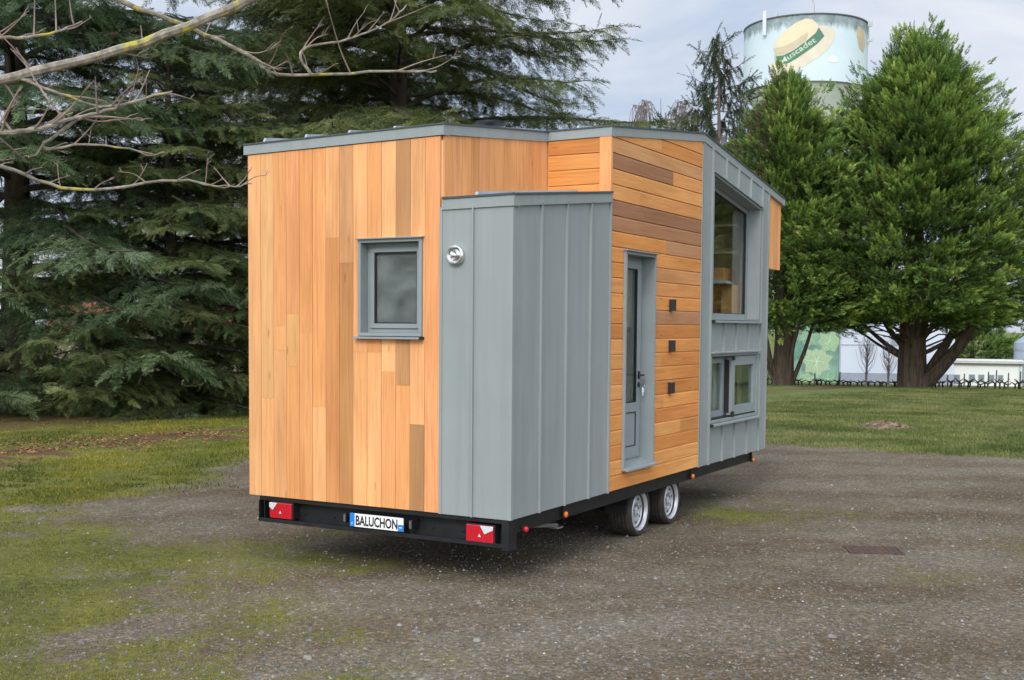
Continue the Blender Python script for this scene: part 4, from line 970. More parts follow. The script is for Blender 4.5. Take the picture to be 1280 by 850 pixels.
for (x, y, rz, sc, tint, lab) in ((-12.3, 20.0, 3.3, (1.05, 1.05, 1.05), (1.08, 1.0, .78, 1), 'tall olive green cedar spreading above and behind the house roof'),
                                  (-18.6, 25.2, 4.0, (1.0, 1.0, 1.0), (.98, 1.0, .88, 1), 'dark cedar set back between the left edge cedar and the tall one'),
                                  (-13.9, 12.8, 5.3, (.6, .6, .5), (1.1, 1.06, .85, 1), 'smaller yellowish cedar with low boughs just left of the house')):
    c = copy_tree(root); c.location = (x, y, float(ground_z(x, y))); c.rotation_euler = (0, 0, rz); c.scale = sc; c['label'] = lab
    for ch in [q for q in bpy.data.objects if q.parent == c]:
        if ch.name.startswith('crown'): ch.color = tint

def cypress(seed, H, Rr, zb, nclump, warm=0.0, dead=0.0, lean=0.0, sc=None):
    sc = sc or H / 21
    rg = np.random.default_rng(seed); P = []; D = []; S = []; K = []
    # flame-shaped plumes set over an uneven egg-shaped envelope, in several shells
    ph = rg.uniform(0, 6.28, 6)
    for i in range(nclump):
        u = rg.random() ** 1.25; z = zb + (H - zb) * u; a = rg.uniform(0, 2 * math.pi); prof = min(1, .66 + u * 2.4) * (1 - u) ** .95 * (1 + .42 * u)
        lump = 1 + .13 * math.sin(3 * a + ph[0] + u * 5) + .12 * math.sin(5 * a + ph[1] - u * 9) + .08 * math.sin(13 * u + ph[2] + 2 * a)
        shell = 1 - .9 * rg.random() ** 1.7; rad = Rr * prof * lump * shell
        c = np.array([math.cos(a) * rad + lean * u, math.sin(a) * rad, z]); out = np.array([math.cos(a), math.sin(a), (-.05 if u < .3 else .12) + .8 * u + rg.normal(0, .22)])
        if u > .88: out = np.array([out[0] * .5, out[1] * .5, 1.2])
        out /= np.linalg.norm(out); Lp = (1.15 + 1.0 * rg.random() + (1.1 if shell > .9 and rg.random() > .6 else 0)) * sc * (1.0 if u < .9 else .8)
        n = 20; t = rg.random(n); w_ = (.36 * min(Lp, 2.2) * (1 - t) ** .8 + .05)
        q = c + out * (t[:, None] * Lp) + rg.normal(0, 1, (n, 3)) * w_[:, None] * np.array([.86, .86, .34 if u < .85 else .7])
        d = out * 1.15 + (q - c - out * (t[:, None] * Lp)) * .8 + rg.normal(0, .22, (n, 3)) + np.array([0, 0, .12])
        tone = .06 + .44 * rg.random() + .36 * t * shell + (.18 if rg.random() > .8 else 0) + warm * (.5 if math.sin(2 * a + ph[3] + u * 4) > .3 else 0)  # plume tips and outer shells toned lighter, imitating lit tops over a darker inside
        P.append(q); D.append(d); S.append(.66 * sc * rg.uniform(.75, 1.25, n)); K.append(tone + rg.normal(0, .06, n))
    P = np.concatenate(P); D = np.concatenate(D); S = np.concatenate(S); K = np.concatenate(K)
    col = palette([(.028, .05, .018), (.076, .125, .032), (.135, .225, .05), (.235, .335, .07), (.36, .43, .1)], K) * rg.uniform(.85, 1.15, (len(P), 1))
    if dead:
        m = (rg.random(len(P)) < dead * (P[:, 0] < 0) * (P[:, 2] > H * .12)); col[m] = palette([(.09, .065, .04), (.17, .13, .08)], rg.random(int(m.sum())))
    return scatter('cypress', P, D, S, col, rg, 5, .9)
def limbs(mb, r, trunk_r, stems, H):
    for st in stems:
        dx, dy, top, rad, b = st[:5]; zs = st[5] if len(st) > 5 else -.5; pts = []; n = 9
        for k in range(n + 1):
            t = k / n; pts.append((dx * t ** b + r.uniform(-.06, .06), dy * t ** b + r.uniform(-.06, .06), zs + (top - zs) * t))
        pts[0] = (dx * .02, dy * .02, zs)
        mb.tube(pts, [rad * (1.12 - t_ / n * .9) for t_ in range(n + 1)], 9)
def tree(name, label, cat, x, y, V, C, mb, bark, group=None, tint=None):
    z = float(ground_z(x, y)); e = empty(name, (x, y, z)); tag(e, label, cat, group)
    o = np_mesh('crown', V, 3, M_LEAF, C, e)
    if tint: o.color = tint
    mb.v = [(v[0] + x, v[1] + y, v[2] + z) for v in mb.v]; mb.build('trunk', bark, e, smooth=True); return e
r5 = random.Random(8)
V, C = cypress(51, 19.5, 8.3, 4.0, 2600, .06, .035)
mb = MB(); limbs(mb, r5, 1, [(0, 0, 15, .85, 1), (-.75, -.2, 7, .62, 1), (.75, .2, 7.5, .62, 1), (.2, -.5, 7, .62, 1), (5.4, -1.0, 6.6, .46, .8), (4.2, 1.2, 7.6, .34, .9), (-4.6, -.6, 5.4, .16, .8, 1.6), (-3.6, 1.5, 6.5, .16, .8, 1.9), (3.0, -2.5, 6.5, .16, .9, 2), (-2.6, -2.4, 6.0, .15, .8, 1.8), (1.4, -3.0, 7, .16, .9, 2), (-5.4, 0.6, 4.8, .1, .8, 1.5), (5.6, .4, 5.4, .13, .8, 1.8)], 21)
for k in range(40):
    a = r5.uniform(0, 6.28); h = r5.uniform(3.2, 5.5); l = r5.uniform(2.5, 5.6); mb.tube([(0, 0, h - 1.2), (math.cos(a) * l * .5, math.sin(a) * l * .5, h - .5 + r5.uniform(0, .4)), (math.cos(a) * l, math.sin(a) * l, h + r5.uniform(-.5, .4))], [.07, .045, .015], 5)
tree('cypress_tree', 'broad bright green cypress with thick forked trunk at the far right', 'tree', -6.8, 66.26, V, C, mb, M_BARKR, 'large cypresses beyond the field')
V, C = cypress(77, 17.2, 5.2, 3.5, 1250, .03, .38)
mb = MB(); limbs(mb, r5, 1, [(0, 0, 17, .6, 1), (.9, .4, 10, .34, 1), (-.7, -.2, 9, .34, 1), (2.6, .5, 7.5, .14, .7), (-2.4, .2, 6, .16, .7), (-1.6, -1.2, 6.4, .16, .8), (1.6, -1.0, 6, .15, .9)], 19)
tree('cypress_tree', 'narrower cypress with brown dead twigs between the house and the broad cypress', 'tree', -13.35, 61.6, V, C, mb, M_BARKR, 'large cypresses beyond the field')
# sparse dying spruce
def spruce():
    rg = np.random.default_rng(5); r = random.Random(5); H = 24.6; mb = MB(); P = []; D = []; S = []; K = []
    mb.tube([(0, 0, -.5), (0, .1, 9), (.1, 0, 18), (0, 0, H)], [.3, .24, .13, .03], 8)
    for i in range(66):
        u = (i + .5) / 66; h = 9.5 + (H - 9.6) * u; a = i * 2.4 + r.uniform(-.5, .5); Lm = (.4 + 5.6 * (1 - u) ** .75) * r.uniform(.55, 1.15)
        pts = [np.array([math.cos(a) * Lm * t, math.sin(a) * Lm * t, h - .12 * Lm * math.sin(t * 2.6) + .32 * Lm * t * t]) for t in (0, .25, .5, .75, 1)]
        mb.tube(pts, [.05, .04, .03, .02, .012], 4); dens = 1 if u > .45 else .55
        for k in range(int(Lm * 15 * dens)):
            t = (.25 if u > .55 else .45) + (.75 if u > .55 else .55) * r.random(); f = t * 4; j = min(3, int(f)); p = pts[j] * (1 - f + j) + pts[j + 1] * (f - j)
            e = pts[j + 1] - pts[j]; P.append(p + rg.normal(0, .05, 3)); D.append(np.array([e[0] * .5 + rg.normal(0, .25), e[1] * .5 + rg.normal(0, .25), (-.75 if t < .85 else .2) + rg.normal(0, .2)])); S.append(r.uniform(.6, 1.15)); K.append(t * .7 + .3 * r.random())
    P, D, S, K = map(np.array, (P, D, S, K)); col = palette([(.05, .042, .03), (.07, .07, .04), (.045, .065, .035), (.06, .085, .04)], K)
    V, C = scatter('spruce', P, D, S, col, rg, 4, .5); return V, C, mb
V, C, mb = spruce(); tree('spruce_tree', 'thin half bare spruce rising beside the water tower', 'tree', -21.6, 72.6, V, C, mb, bark_mat('grey_bark', (.12, .1, .09), (.24, .2, .18), 3, .5))
# weeping birch without leaves
def birch(seed, H, x, y, label, group=None):
    r = random.Random(seed); mb = MB()
    mb.tube([(0, 0, -.5), (.1, 0, H * .4), (.2, .1, H * .7), (.1, 0, H)], [.2, .15, .09, .02], 7)
    for i in range(46):
        a = r.uniform(0, 6.28); h = H * r.uniform(.42, .93); l = (H - h) * .55 + r.uniform(.5, 1.6); p = [(0.1, 0, h), (math.cos(a) * l * .5, math.sin(a) * l * .5, h + l * .75), (math.cos(a) * l, math.sin(a) * l, h + l * .8)]
        p = [(q[0], q[1], min(q[2], H + .3)) for q in p]; mb.tube(p, [.045, .03, .018], 4)
        for k in range(26):
            t = r.uniform(.2, 1); q = [p[1][m] * (1 - t) + p[2][m] * t for m in range(3)]; dx, dy = r.uniform(-.4, .4), r.uniform(-.4, .4); dl = r.uniform(.8, 2.9)
            mb.tube([q, (q[0] + dx, q[1] + dy, q[2] - dl * .3), (q[0] + dx * 1.4, q[1] + dy * 1.4, q[2] - dl)], [.032, .026, .018], 3, cap=False)
    z = float(ground_z(x, y)); mb.v = [(v[0] + x, v[1] + y, v[2] + z) for v in mb.v]; e = empty('birch_tree', (x, y, z)); mb.build('branches', M_TWIG, e); tag(e, label, 'tree', group)
M_TWIG = plain('purple_grey_twigs', (.2, .165, .165), .85, 0, .2)
birch(3, 22.4, -29.2, 80.4, 'bare weeping birch with purple grey twigs, left of the spruce above the roof', 'bare birches')
birch(4, 20.3, -26.8, 81.4, 'lower bare birch standing directly behind the spruce', 'bare birches')
# dark conifer behind the low white building
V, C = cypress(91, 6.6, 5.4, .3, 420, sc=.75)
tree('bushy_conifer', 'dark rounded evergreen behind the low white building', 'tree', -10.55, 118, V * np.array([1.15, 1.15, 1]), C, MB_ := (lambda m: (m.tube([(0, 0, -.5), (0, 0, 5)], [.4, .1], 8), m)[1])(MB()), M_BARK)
# leafless saplings
def sapling(seed, H, x, y, label):
    r = random.Random(seed); mb = MB(); mb.tube([(0, 0, -.1), (.03, 0, H * .5), (0, .02, H)], [.07, .05, .012], 6)
    for i in range(44):
        a = r.uniform(0, 6.28); h = H * r.uniform(.2, .92); l = (H - h) * .32 + .18; mb.tube([(0, 0, h), (math.cos(a) * l * .5, math.sin(a) * l * .5, h + l * .7), (math.cos(a) * l * .75, math.sin(a) * l * .75, h + l * 1.7)], [.016, .012, .007], 3, cap=False)
    z = float(ground_z(x, y)); mb.v = [(v[0] + x, v[1] + y, v[2] + z) for v in mb.v]; e = empty('sapling', (x, y, z)); mb.build('branches', M_TWIG, e); tag(e, label, 'tree', 'bare young trees')
sapling(1, 2.9, -9.2, 64.8, 'taller bare sapling before the white panelled hall')
sapling(2, 2.5, -7.95, 65.0, 'shorter bare sapling next to the broad cypress trunk')

# ---- bare tree on the left whose lichen-covered limbs reach into the view
def bare_tree():
    r = random.Random(17); E_ = empty('bare_tree', (-1.35, -6.1, 0)); tag(E_, 'leafless tree with grey lichen covered limbs overhanging the left of the yard', 'tree')
    mt = MB(); mt.tube([(-1.35, -6.1, -.3), (-1.3, -6.05, 1.2), (-1.2, -5.9, 2.4), (-1.0, -5.6, 3.6), (-.7, -5.3, 5.2), (-.4, -5.2, 7)], [.24, .2, .17, .14, .09, .04], 12)
    tw = MB()
    def smooth_path(P, n=6):
        P = [Vector(p) for p in P]; o = []
        for i in range(len(P) - 1):
            p0 = P[max(i - 1, 0)]; p1 = P[i]; p2 = P[i + 1]; p3 = P[min(i + 2, len(P) - 1)]
            for k in range(n):
                t = k / n; o.append(.5 * ((2 * p1) + (p2 - p0) * t + (2 * p0 - 5 * p1 + 4 * p2 - p3) * t * t + (3 * p1 - p0 - 3 * p2 + p3) * t ** 3))
        o.append(P[-1]); return o
    def knobby(m, P, r0, r1, seg=8, jit=.006):
        P = smooth_path(P); n = len(P); P = [p + Vector((r.uniform(-jit, jit), r.uniform(-jit, jit), r.uniform(-jit, jit))) for p in P]
        m.tube(P, [(r0 + (r1 - r0) * (k / (n - 1)) ** .8) * r.uniform(.97, 1.04) for k in range(n)], seg); return P
    def twigs(P, n, l0, l1, rad, lift=.4, t0=.2):
        for k in range(n):
            i = int((t0 + (1 - t0) * (k + r.random()) / n) * (len(P) - 2)); p = P[i]; d = (P[i + 1] - P[i]).normalized(); l = r.uniform(l0, l1)
            s_ = Vector((r.uniform(-1, 1), r.uniform(-1, 1), r.uniform(-.35, 1) * lift * 2)).normalized(); q = (d * r.uniform(.4, 1) + s_ * r.uniform(.5, 1)).normalized()
            a = p + q * l * .45 + Vector((0, 0, r.uniform(-.02, .03))); b = p + q * l + Vector((0, 0, l * lift * r.uniform(.0, .6)))
            tw.tube(smooth_path([p, a, b], 4), [rad * (1 - .7 * j / 8) * r.uniform(.9, 1.2) for j in range(9)], 5)
            for m_ in range(r.choice((1, 2, 2, 3))):
                t = r.uniform(.35, 1); c = a.lerp(b, t); e = (q + Vector((r.uniform(-1, 1), r.uniform(-1, 1), r.uniform(-.3, 1))) * .8).normalized() * l * r.uniform(.15, .45)
                tw.tube([c, c + e * .5 + Vector((0, 0, .004)), c + e], [rad * .45, rad * .4, rad * .22], 4)
    ml = MB()
    # first limb: thickest, rises to the right out of the picture
    A = knobby(ml, [(-1.15, -5.8, 2.7), (-.4, -4.7, 2.85), (.25, -3.6, 3.08), (.6, -3.16, 3.22), (.75, -2.96, 3.36), (1.18, -2.45, 3.59), (1.71, -1.92, 3.94), (2.1, -1.6, 4.3), (2.5, -1.2, 4.7)], .024, .03)
    # second limb comes down from above
    B = knobby(ml, [(-1.0, -5.6, 3.7), (-.4, -4.2, 4.4), (.3, -2.9, 4.45), (.72, -2.22, 4.1), (.81, -2.11, 4.01), (1.07, -1.84, 3.89), (1.38, -1.55, 3.72), (1.53, -1.42, 3.61), (2.07, -1.0, 3.65), (2.36, -.8, 3.66)], .03, .007)
    Cc = knobby(ml, [(-1.2, -5.9, 2.4), (-.2, -4.9, 2.75), (.8, -3.7, 3.0), (1.05, -3.39, 3.04), (1.15, -3.26, 2.99), (1.27, -3.11, 3.02), (1.38, -2.98, 3.08), (1.49, -2.85, 3.14), (1.74, -2.59, 3.27)], .03, .006)
    Dd = knobby(ml, [(-1.15, -5.8, 2.6), (-.2, -4.2, 2.8), (.5, -3.3, 2.9), (.75, -2.96, 2.86), (1.01, -2.64, 2.75), (1.4, -2.22, 2.83), (1.6, -2.02, 2.8), (1.72, -1.92, 2.83)], .02, .0035)
    Ee = knobby(ml, [(-1.1, -5.7, 3.2), (-.3, -3.9, 3.6), (.2, -2.9, 3.7), (.36, -2.65, 3.71), (.53, -2.43, 3.76), (.66, -2.28, 3.86)], .025, .005)
    Ff = knobby(ml, [tuple(Cc[38]), (1.22, -3.05, 2.93), (1.42, -2.85, 2.96), (1.62, -2.62, 2.92)], .012, .004)
    Gg = knobby(ml, [tuple(B[44]), (1.62, -1.3, 3.78), (1.85, -1.12, 3.86), (2.05, -.95, 3.98), (2.15, -.85, 4.12)], .011, .004)
    Hh = knobby(ml, [tuple(A[25]), (.98, -2.72, 3.3), (1.15, -2.5, 3.25), (1.35, -2.3, 3.34)], .012, .004)
    ml.build('limbs', M_LICH, E_, smooth=True)
    twigs(Cc, 16, .12, .42, .0075, .5, .45); twigs(A, 9, .12, .4, .0075, -.35, .4); twigs(B, 13, .1, .42, .006, .5, .55); twigs(Dd, 15, .08, .2, .0045, .35, .4); twigs(Ee, 8, .1, .3, .006, .5, .5)
    twigs(Ff, 7, .08, .25, .005, .4, .2); twigs(Gg, 9, .08, .3, .005, .5, .1); twigs(Hh, 6, .08, .25, .005, .3, .2)
    tw.build('twigs', M_TWR, E_, smooth=True); mt.build('trunk', M_LICH, E_, smooth=True)
def lichen_mat():
    m, t, b, N_, L_ = new_mat('lichen_bark'); c = ramp(t, noise(t, 16, 6, .65), [(.3, (.1, .085, .065)), (.5, (.23, .2, .155)), (.7, (.4, .37, .29))])
    c = mixrgb(t, c, (.42, .36, .045), ramp(t, noise(t, 5, 5, .6), [(.56, 0), (.62, .95)])); L_(c, b.inputs['Base Color']); b.inputs['Roughness'].default_value = .9; bump(t, b, noise(t, 55, 4), .5, .006); return m
M_LICH = lichen_mat(); M_TWR = plain('reddish_twigs', (.25, .18, .145), .8, 0, .4, 9)
bare_tree()

# ================================================================== WATER TOWER
TX, TY, TR_, TZ0, TZ1 = -36.03, 146.67, 7.846, 32.7, 40.9
def tower():
    E_ = empty('water_tower', (TX, TY, float(ground_z(TX, TY)))); tag(E_, 'pale blue round water tower with a painted straw hat, behind the trees', 'water tower')
    m, t, b, N_, L_ = new_mat('tower_paint'); tc = N_('ShaderNodeTexCoord'); sp = N_('ShaderNodeSeparateXYZ'); L_(tc.outputs['Object'], sp.inputs[0])
    gz0 = float(ground_z(TX, TY))
    base = ramp(t, noise(t, .25, 4), [(.3, (.53, .63, .67)), (.7, (.6, .685, .71))])
    # grey weathered band with drips under the rim
    dr = noise(t, 1.0, 5, .65, None, .4, (1.3, 1.3, .35)); ma = N_('ShaderNodeMath'); ma.operation = 'MULTIPLY_ADD'; ma.inputs[1].default_value = 2.6; L_(dr, ma.inputs[0]); L_(sp.outputs[2], ma.inputs[2])
    mr_ = N_('ShaderNodeMapRange'); L_(ma.outputs[0], mr_.inputs[0]); mr_.inputs[1].default_value = TZ1 - gz0 - .55; mr_.inputs[2].default_value = TZ1 - gz0 + .25
    c = mixrgb(t, base, ramp(t, noise(t, .9, 5, .7), [(.35, (.16, .21, .21)), (.6, (.3, .36, .36)), (.75, (.4, .45, .46))]), mr_.outputs[0]); L_(c, b.inputs['Base Color']); b.inputs['Roughness'].default_value = .8
    M_CONC = plain('pale_concrete', (.84, .86, .84), .85, 0, .08, .3)
    mb = MB(); mb.lathe([(TZ0, TR_ - .35), (TZ0 + .02, TR_), (TZ1 - .02, TR_), (TZ1, TR_ - .3)], (TX, TY, 0), 'Z', 96); mb.build('tank', m, E_, smooth=True)
    mb = MB(); mb.lathe([(TZ0 - 8.2, 2.3), (TZ0 - 5.2, 3.3), (TZ0 - 2.2, 5.6), (TZ0 - .12, TR_ - .12), (TZ0 - .0, TR_ - .36)], (TX, TY, 0), 'Z', 96, closed=False); mb.build('cone', M_CONC, E_, smooth=True)
    mb = MB(); mb.lathe([(gz0 - 1, 2.6), (TZ0 - 8.19, 2.3)], (TX, TY, 0), 'Z', 48); mb.build('shaft', M_CONC, E_, smooth=True)
    mb = MB(); mb.lathe([(TZ1 - .06, TR_ + .0), (TZ1 - .06, TR_ + .1), (TZ1 + .1, TR_ + .1), (TZ1 + .1, TR_ - .1)], (TX, TY, 0), 'Z', 96, closed=False); mb.build('rim_edge', M_COPE, E_); mb = MB(); mb.lathe([(TZ0 - .14, TR_ + .0), (TZ0 - .14, TR_ + .07), (TZ0 + .03, TR_ + .07), (TZ0 + .03, TR_ - .1)], (TX, TY, 0), 'Z', 96, closed=False); mb.build('rim_edge', M_COPE, E_)
    def wrap(u, z, d): a = u / TR_; return (TX + math.sin(a) * (TR_ + d), TY - math.cos(a) * (TR_ + d), z)
    def painted(name, poly, mat, d, step=.12):
        us = [p[0] for p in poly]; u0, u1 = min(us), max(us); n = max(2, int((u1 - u0) / step)); mb = MB()
        def spans(u):
            zs = []
            for i in range(len(poly)):
                p, q = poly[i], poly[(i + 1) % len(poly)]
                if (p[0] <= u) != (q[0] <= u): zs.append(p[1] + (q[1] - p[1]) * (u - p[0]) / (q[0] - p[0]))
            return sorted(zs)
        e = 1e-4
        for i in range(n):
            a, b_ = u0 + (u1 - u0) * i / n + e, u0 + (u1 - u0) * (i + 1) / n - e; sa, sb = spans(a), spans(b_)
            if len(sa) != len(sb): m_ = (a + b_) / 2; sa = sb = spans(m_)
            for k in range(0, len(sa) - 1, 2): mb.add([wrap(a, sa[k], d), wrap(b_, sb[k], d), wrap(b_, sb[k + 1], d), wrap(a, sa[k + 1], d)], [(0, 1, 2, 3)])
        return mb.build(name, mat, E_)
    crown = [(-1.55, 36.47), (-1.89, 37.64), (-1.18, 38.46), (-0.02, 39.33), (1.17, 40.04), (2.17, 40.34), (2.89, 40.22), (3.45, 39.75), (3.69, 39.24), (3.38, 38.56), (2.22, 37.58), (0.78, 36.57), (-0.53, 36.06), (-1.43, 36.08)]
    shade = [(-1.88, 37.08), (-0.27, 37.23), (0.94, 37.76), (2.2, 38.59), (2.42, 38.95), (2.45, 38.2), (2.2, 37.7), (0.78, 36.7), (-0.53, 36.15), (-1.59, 36.24)]
    band = [(3.69, 39.24), (4.41, 38.19), (3.51, 37.18), (2.25, 36.29), (1.08, 35.53), (0.16, 35.06), (-1.11, 35.0), (-1.49, 36.09), (-0.53, 36.06), (0.78, 36.57), (2.22, 37.58), (3.38, 38.56)]
    brim = [(3.73, 39.43), (4.67, 39.39), (5.56, 39.16), (5.83, 38.62), (5.7, 37.79), (5.02, 36.74), (3.91, 35.71), (2.28, 34.63), (0.84, 33.89), (-1.07, 33.61), (-2.25, 34.24), (-2.38, 35.1), (-1.74, 35.66), (-0.14, 35.92), (2.58, 37.75)]
    painted('hat_brim', brim, plain('straw_paint', (.66, .59, .46), .85, 0, .07, .8), .03)
    painted('hat_crown', crown, plain('straw_paint_light', (.7, .6, .41), .85, 0, .06, .8), .045)
    painted('hat_crown_side', shade, plain('straw_paint_dark', (.54, .46, .31), .85, 0, .08, .8), .06)
    painted('hat_band', band, plain('green_paint', (.085, .2, .13), .85, 0, .1, .8), .075)
    painted('second_hat', [(9.46, 39.94), (10.21, 39.87), (11.16, 39.46), (11.71, 38.07), (11.06, 36.85), (9.94, 37.25), (9.34, 38.64)], plain('straw_paint_dull', (.52, .43, .27), .85, 0, .1, .8), .03)
    painted('painted_cloud', [(4.85, 35.36), (5.16, 35.66), (5.57, 35.88), (6.12, 35.72), (6.36, 35.34), (6.03, 35.03), (5.28, 34.98)], plain('white_paint', (.74, .76, .8), .85, 0, .03), .03)
    vs, fs = text_mesh('Muscadet', 1.0, 1.0, .012); w_ = max(v[0] for v in vs) - min(v[0] for v in vs); k = 5.0 / w_; a = R_(32)
    P = []
    for (x, y) in vs:
        x = x * k * .98 - 0; y = y * .98; u = x; bend = -.035 * (u + .3) ** 2 * 0 + .045 * max(0, u) ** 2 - .02 * min(0, u) ** 2 * -1
        P.append((1.42 + x * math.cos(a) - (y + .14) * math.sin(a), 36.05 + x * math.sin(a) + (y + .14) * math.cos(a)))
    sheet('lettering', [wrap(u - .0, z, .09) for u, z in P], fs, plain('cream_paint', (.55, .62, .48), .85, 0, .2, .9), E_)
    mb = MB()
    p = wrap(-3.06, 0, .35); mb.box(p[0] - .22, p[0] + .22, p[1] - .1, p[1] + .1, 38.9, 41.9); mb.build('antenna_panel', plain('antenna_grey', (.6, .62, .63), .6), E_)
    mb = MB(); mb.tube([(TX + 2, TY - 4, TZ1 - .2), (TX + 2, TY - 4, TZ1 + 4.6)], .09, 6); mb.box(TX + 1.8, TX + 2.2, TY - 4.15, TY - 3.95, TZ1 + .6, TZ1 + 2.1); mb.build('mast', M_ZINC, E_)
    mb = MB(); p = wrap(12.1, 0, .3); mb.tube([(p[0], p[1], 38.0), (p[0], p[1], 41.0)], .09, 6); mb.box(p[0] - .1, p[0] + .45, p[1] - .1, p[1] + .1, 38.4, 38.7); mb.box(p[0] - .1, p[0] + .4, p[1] - .1, p[1] + .1, 40.3, 40.9)
    mb.build('pipe', M_ZINC, E_); mb = MB()
    p = wrap(-1.9, 0, -.3); mb.box(p[0] - .25, p[0] + .25, p[1] - .1, p[1] + .1, TZ1, TZ1 + .55); mb.build('bracket', M_ZINC, E_)
tower()

# ================================================================== FAR BUILDINGS
def gbox(mb, o, ux, uy, a0, a1, d0, d1, z0, z1, c=(1, 1, 1)):
    P = lambda a, d, z: (o[0] + ux[0] * a + uy[0] * d, o[1] + ux[1] * a + uy[1] * d, z)
    mb.prism([P(a0, d0, z0), P(a1, d0, z0), P(a1, d1, z0), P(a0, d1, z0)], [P(a0, d0, z1), P(a1, d0, z1), P(a1, d1, z1), P(a0, d1, z1)], c)
def hall():
    o = (-23.6, 96.1); ux = Vector((9.4, 2.4)).normalized(); uy = Vector((-ux.y, ux.x)); gz = -3.2
    E_ = empty('warehouse', (o[0], o[1], gz)); tag(E_, 'pale panelled warehouse with vine leaves painted on its green end', 'warehouse')
    mb = MB(); gbox(mb, o, ux, uy, 5.05, 14.6, .01, 14, gz - .5, 4.6); mb.build('panel_wall', plain('pale_panels', (.62, .66, .75), .55, 0, .04, .4), E_)
    mb = MB(); gbox(mb, o, ux, uy, 5.05, 14.6, -.06, .0095, gz - .5, gz + 1.35); mb.build('base_wall', plain('grey_base_wall', (.33, .36, .42), .8, 0, .1, 1), E_)
    mb = MB(); gbox(mb, o, ux, uy, 5.05, 14.6, -.02, .009, .55, .66); gbox(mb, o, ux, uy, 5.02, 5.14, -.05, .008, gz + 1.36, 4.6); mb.build('panel_joint', plain('joint_grey', (.4, .43, .5), .8), E_)
    mb = MB(); gbox(mb, o, ux, uy, -.5, 5.0, 0, 14, gz - .5, 4.6); mb.build('green_wall', plain('green_mural_ground', (.2, .34, .27), .85, 0, .35, .55), E_)
    mb = MB(); gbox(mb, o, ux, uy, -.7, 14.8, -.2, 14.2, 4.6, 4.75); mb.build('roof', M_ROOF, E_)
    r = random.Random(3); pal = [(.34, .48, .3), (.26, .42, .28), (.4, .52, .34), (.15, .3, .22), (.24, .4, .3)]
    leaf = [(0, -1), (.28, -.62), (.7, -.55), (.62, -.12), (.95, .2), (.55, .38), (.5, .8), (.2, .62), (0, 1.0 - .25), (-.2, .62), (-.5, .8), (-.55, .38), (-.95, .2), (-.62, -.12), (-.7, -.55), (-.28, -.62)]
    k = 0
    for (a, z, s_, rot, c) in ((3.1, -.9, 1.55, .1, 2), (4.2, 1.0, 1.3, -.5, 0), (1.2, .2, 1.2, .8, 3), (2.4, 1.3, 1.1, 2.5, 1), (1.0, -1.9, 1.3, -1, 4), (4.1, -2.5, 1.0, .6, 1), (2.2, -2.6, .9, 2.0, 0), (.5, 1.6, 1.1, .3, 4), (3.4, 2.7, 1.1, 1, 2), (1.6, 3.2, 1.2, -.7, 1), (.2, -.6, .9, .2, 1)):
        k += 1; d = -.02 - .006 * k; P = []; cs, sn = math.cos(rot), math.sin(rot)
        for (x, y) in leaf:
            X, Y = (x * cs - y * sn) * s_, (x * sn + y * cs) * s_; aa = min(4.98, max(-.49, a + X)); P.append((o[0] + ux.x * aa + uy.x * d, o[1] + ux.y * aa + uy.y * d, z + Y))
        mb = MB(); cen = (o[0] + ux.x * a + uy.x * d, o[1] + ux.y * a + uy.y * d, z); n = len(P); mb.add(P + [cen], [(i, (i + 1) % n, n) for i in range(n)], pal[c]);
        for i in range(0, n, 3): # veins
            q = Vector(P[i]); cc = Vector(cen); t_ = (q - cc).normalized(); sd_ = Vector((ux.x, ux.y, 0)) * .03 if abs(t_.z) > .5 else Vector((0, 0, .03)); off = Vector((uy.x, uy.y, 0)) * -.003
            mb.add([cc - sd_ + off, cc + sd_ + off, cc + (q - cc) * .9 + off], [(0, 1, 2)], tuple(min(1, v * 1.5) for v in pal[c]))
        mb.build('painted_leaf', M_TONE, E_)
    mb = MB(); gbox(mb, o, ux, uy, 9.75, 9.8, -.9, .0, 1.55, 1.6); gbox(mb, o, ux, uy, 9.3, 10.3, -1.1, -.6, 1.3, 1.65); mb.build('floodlight', M_BLK, E_)
hall()
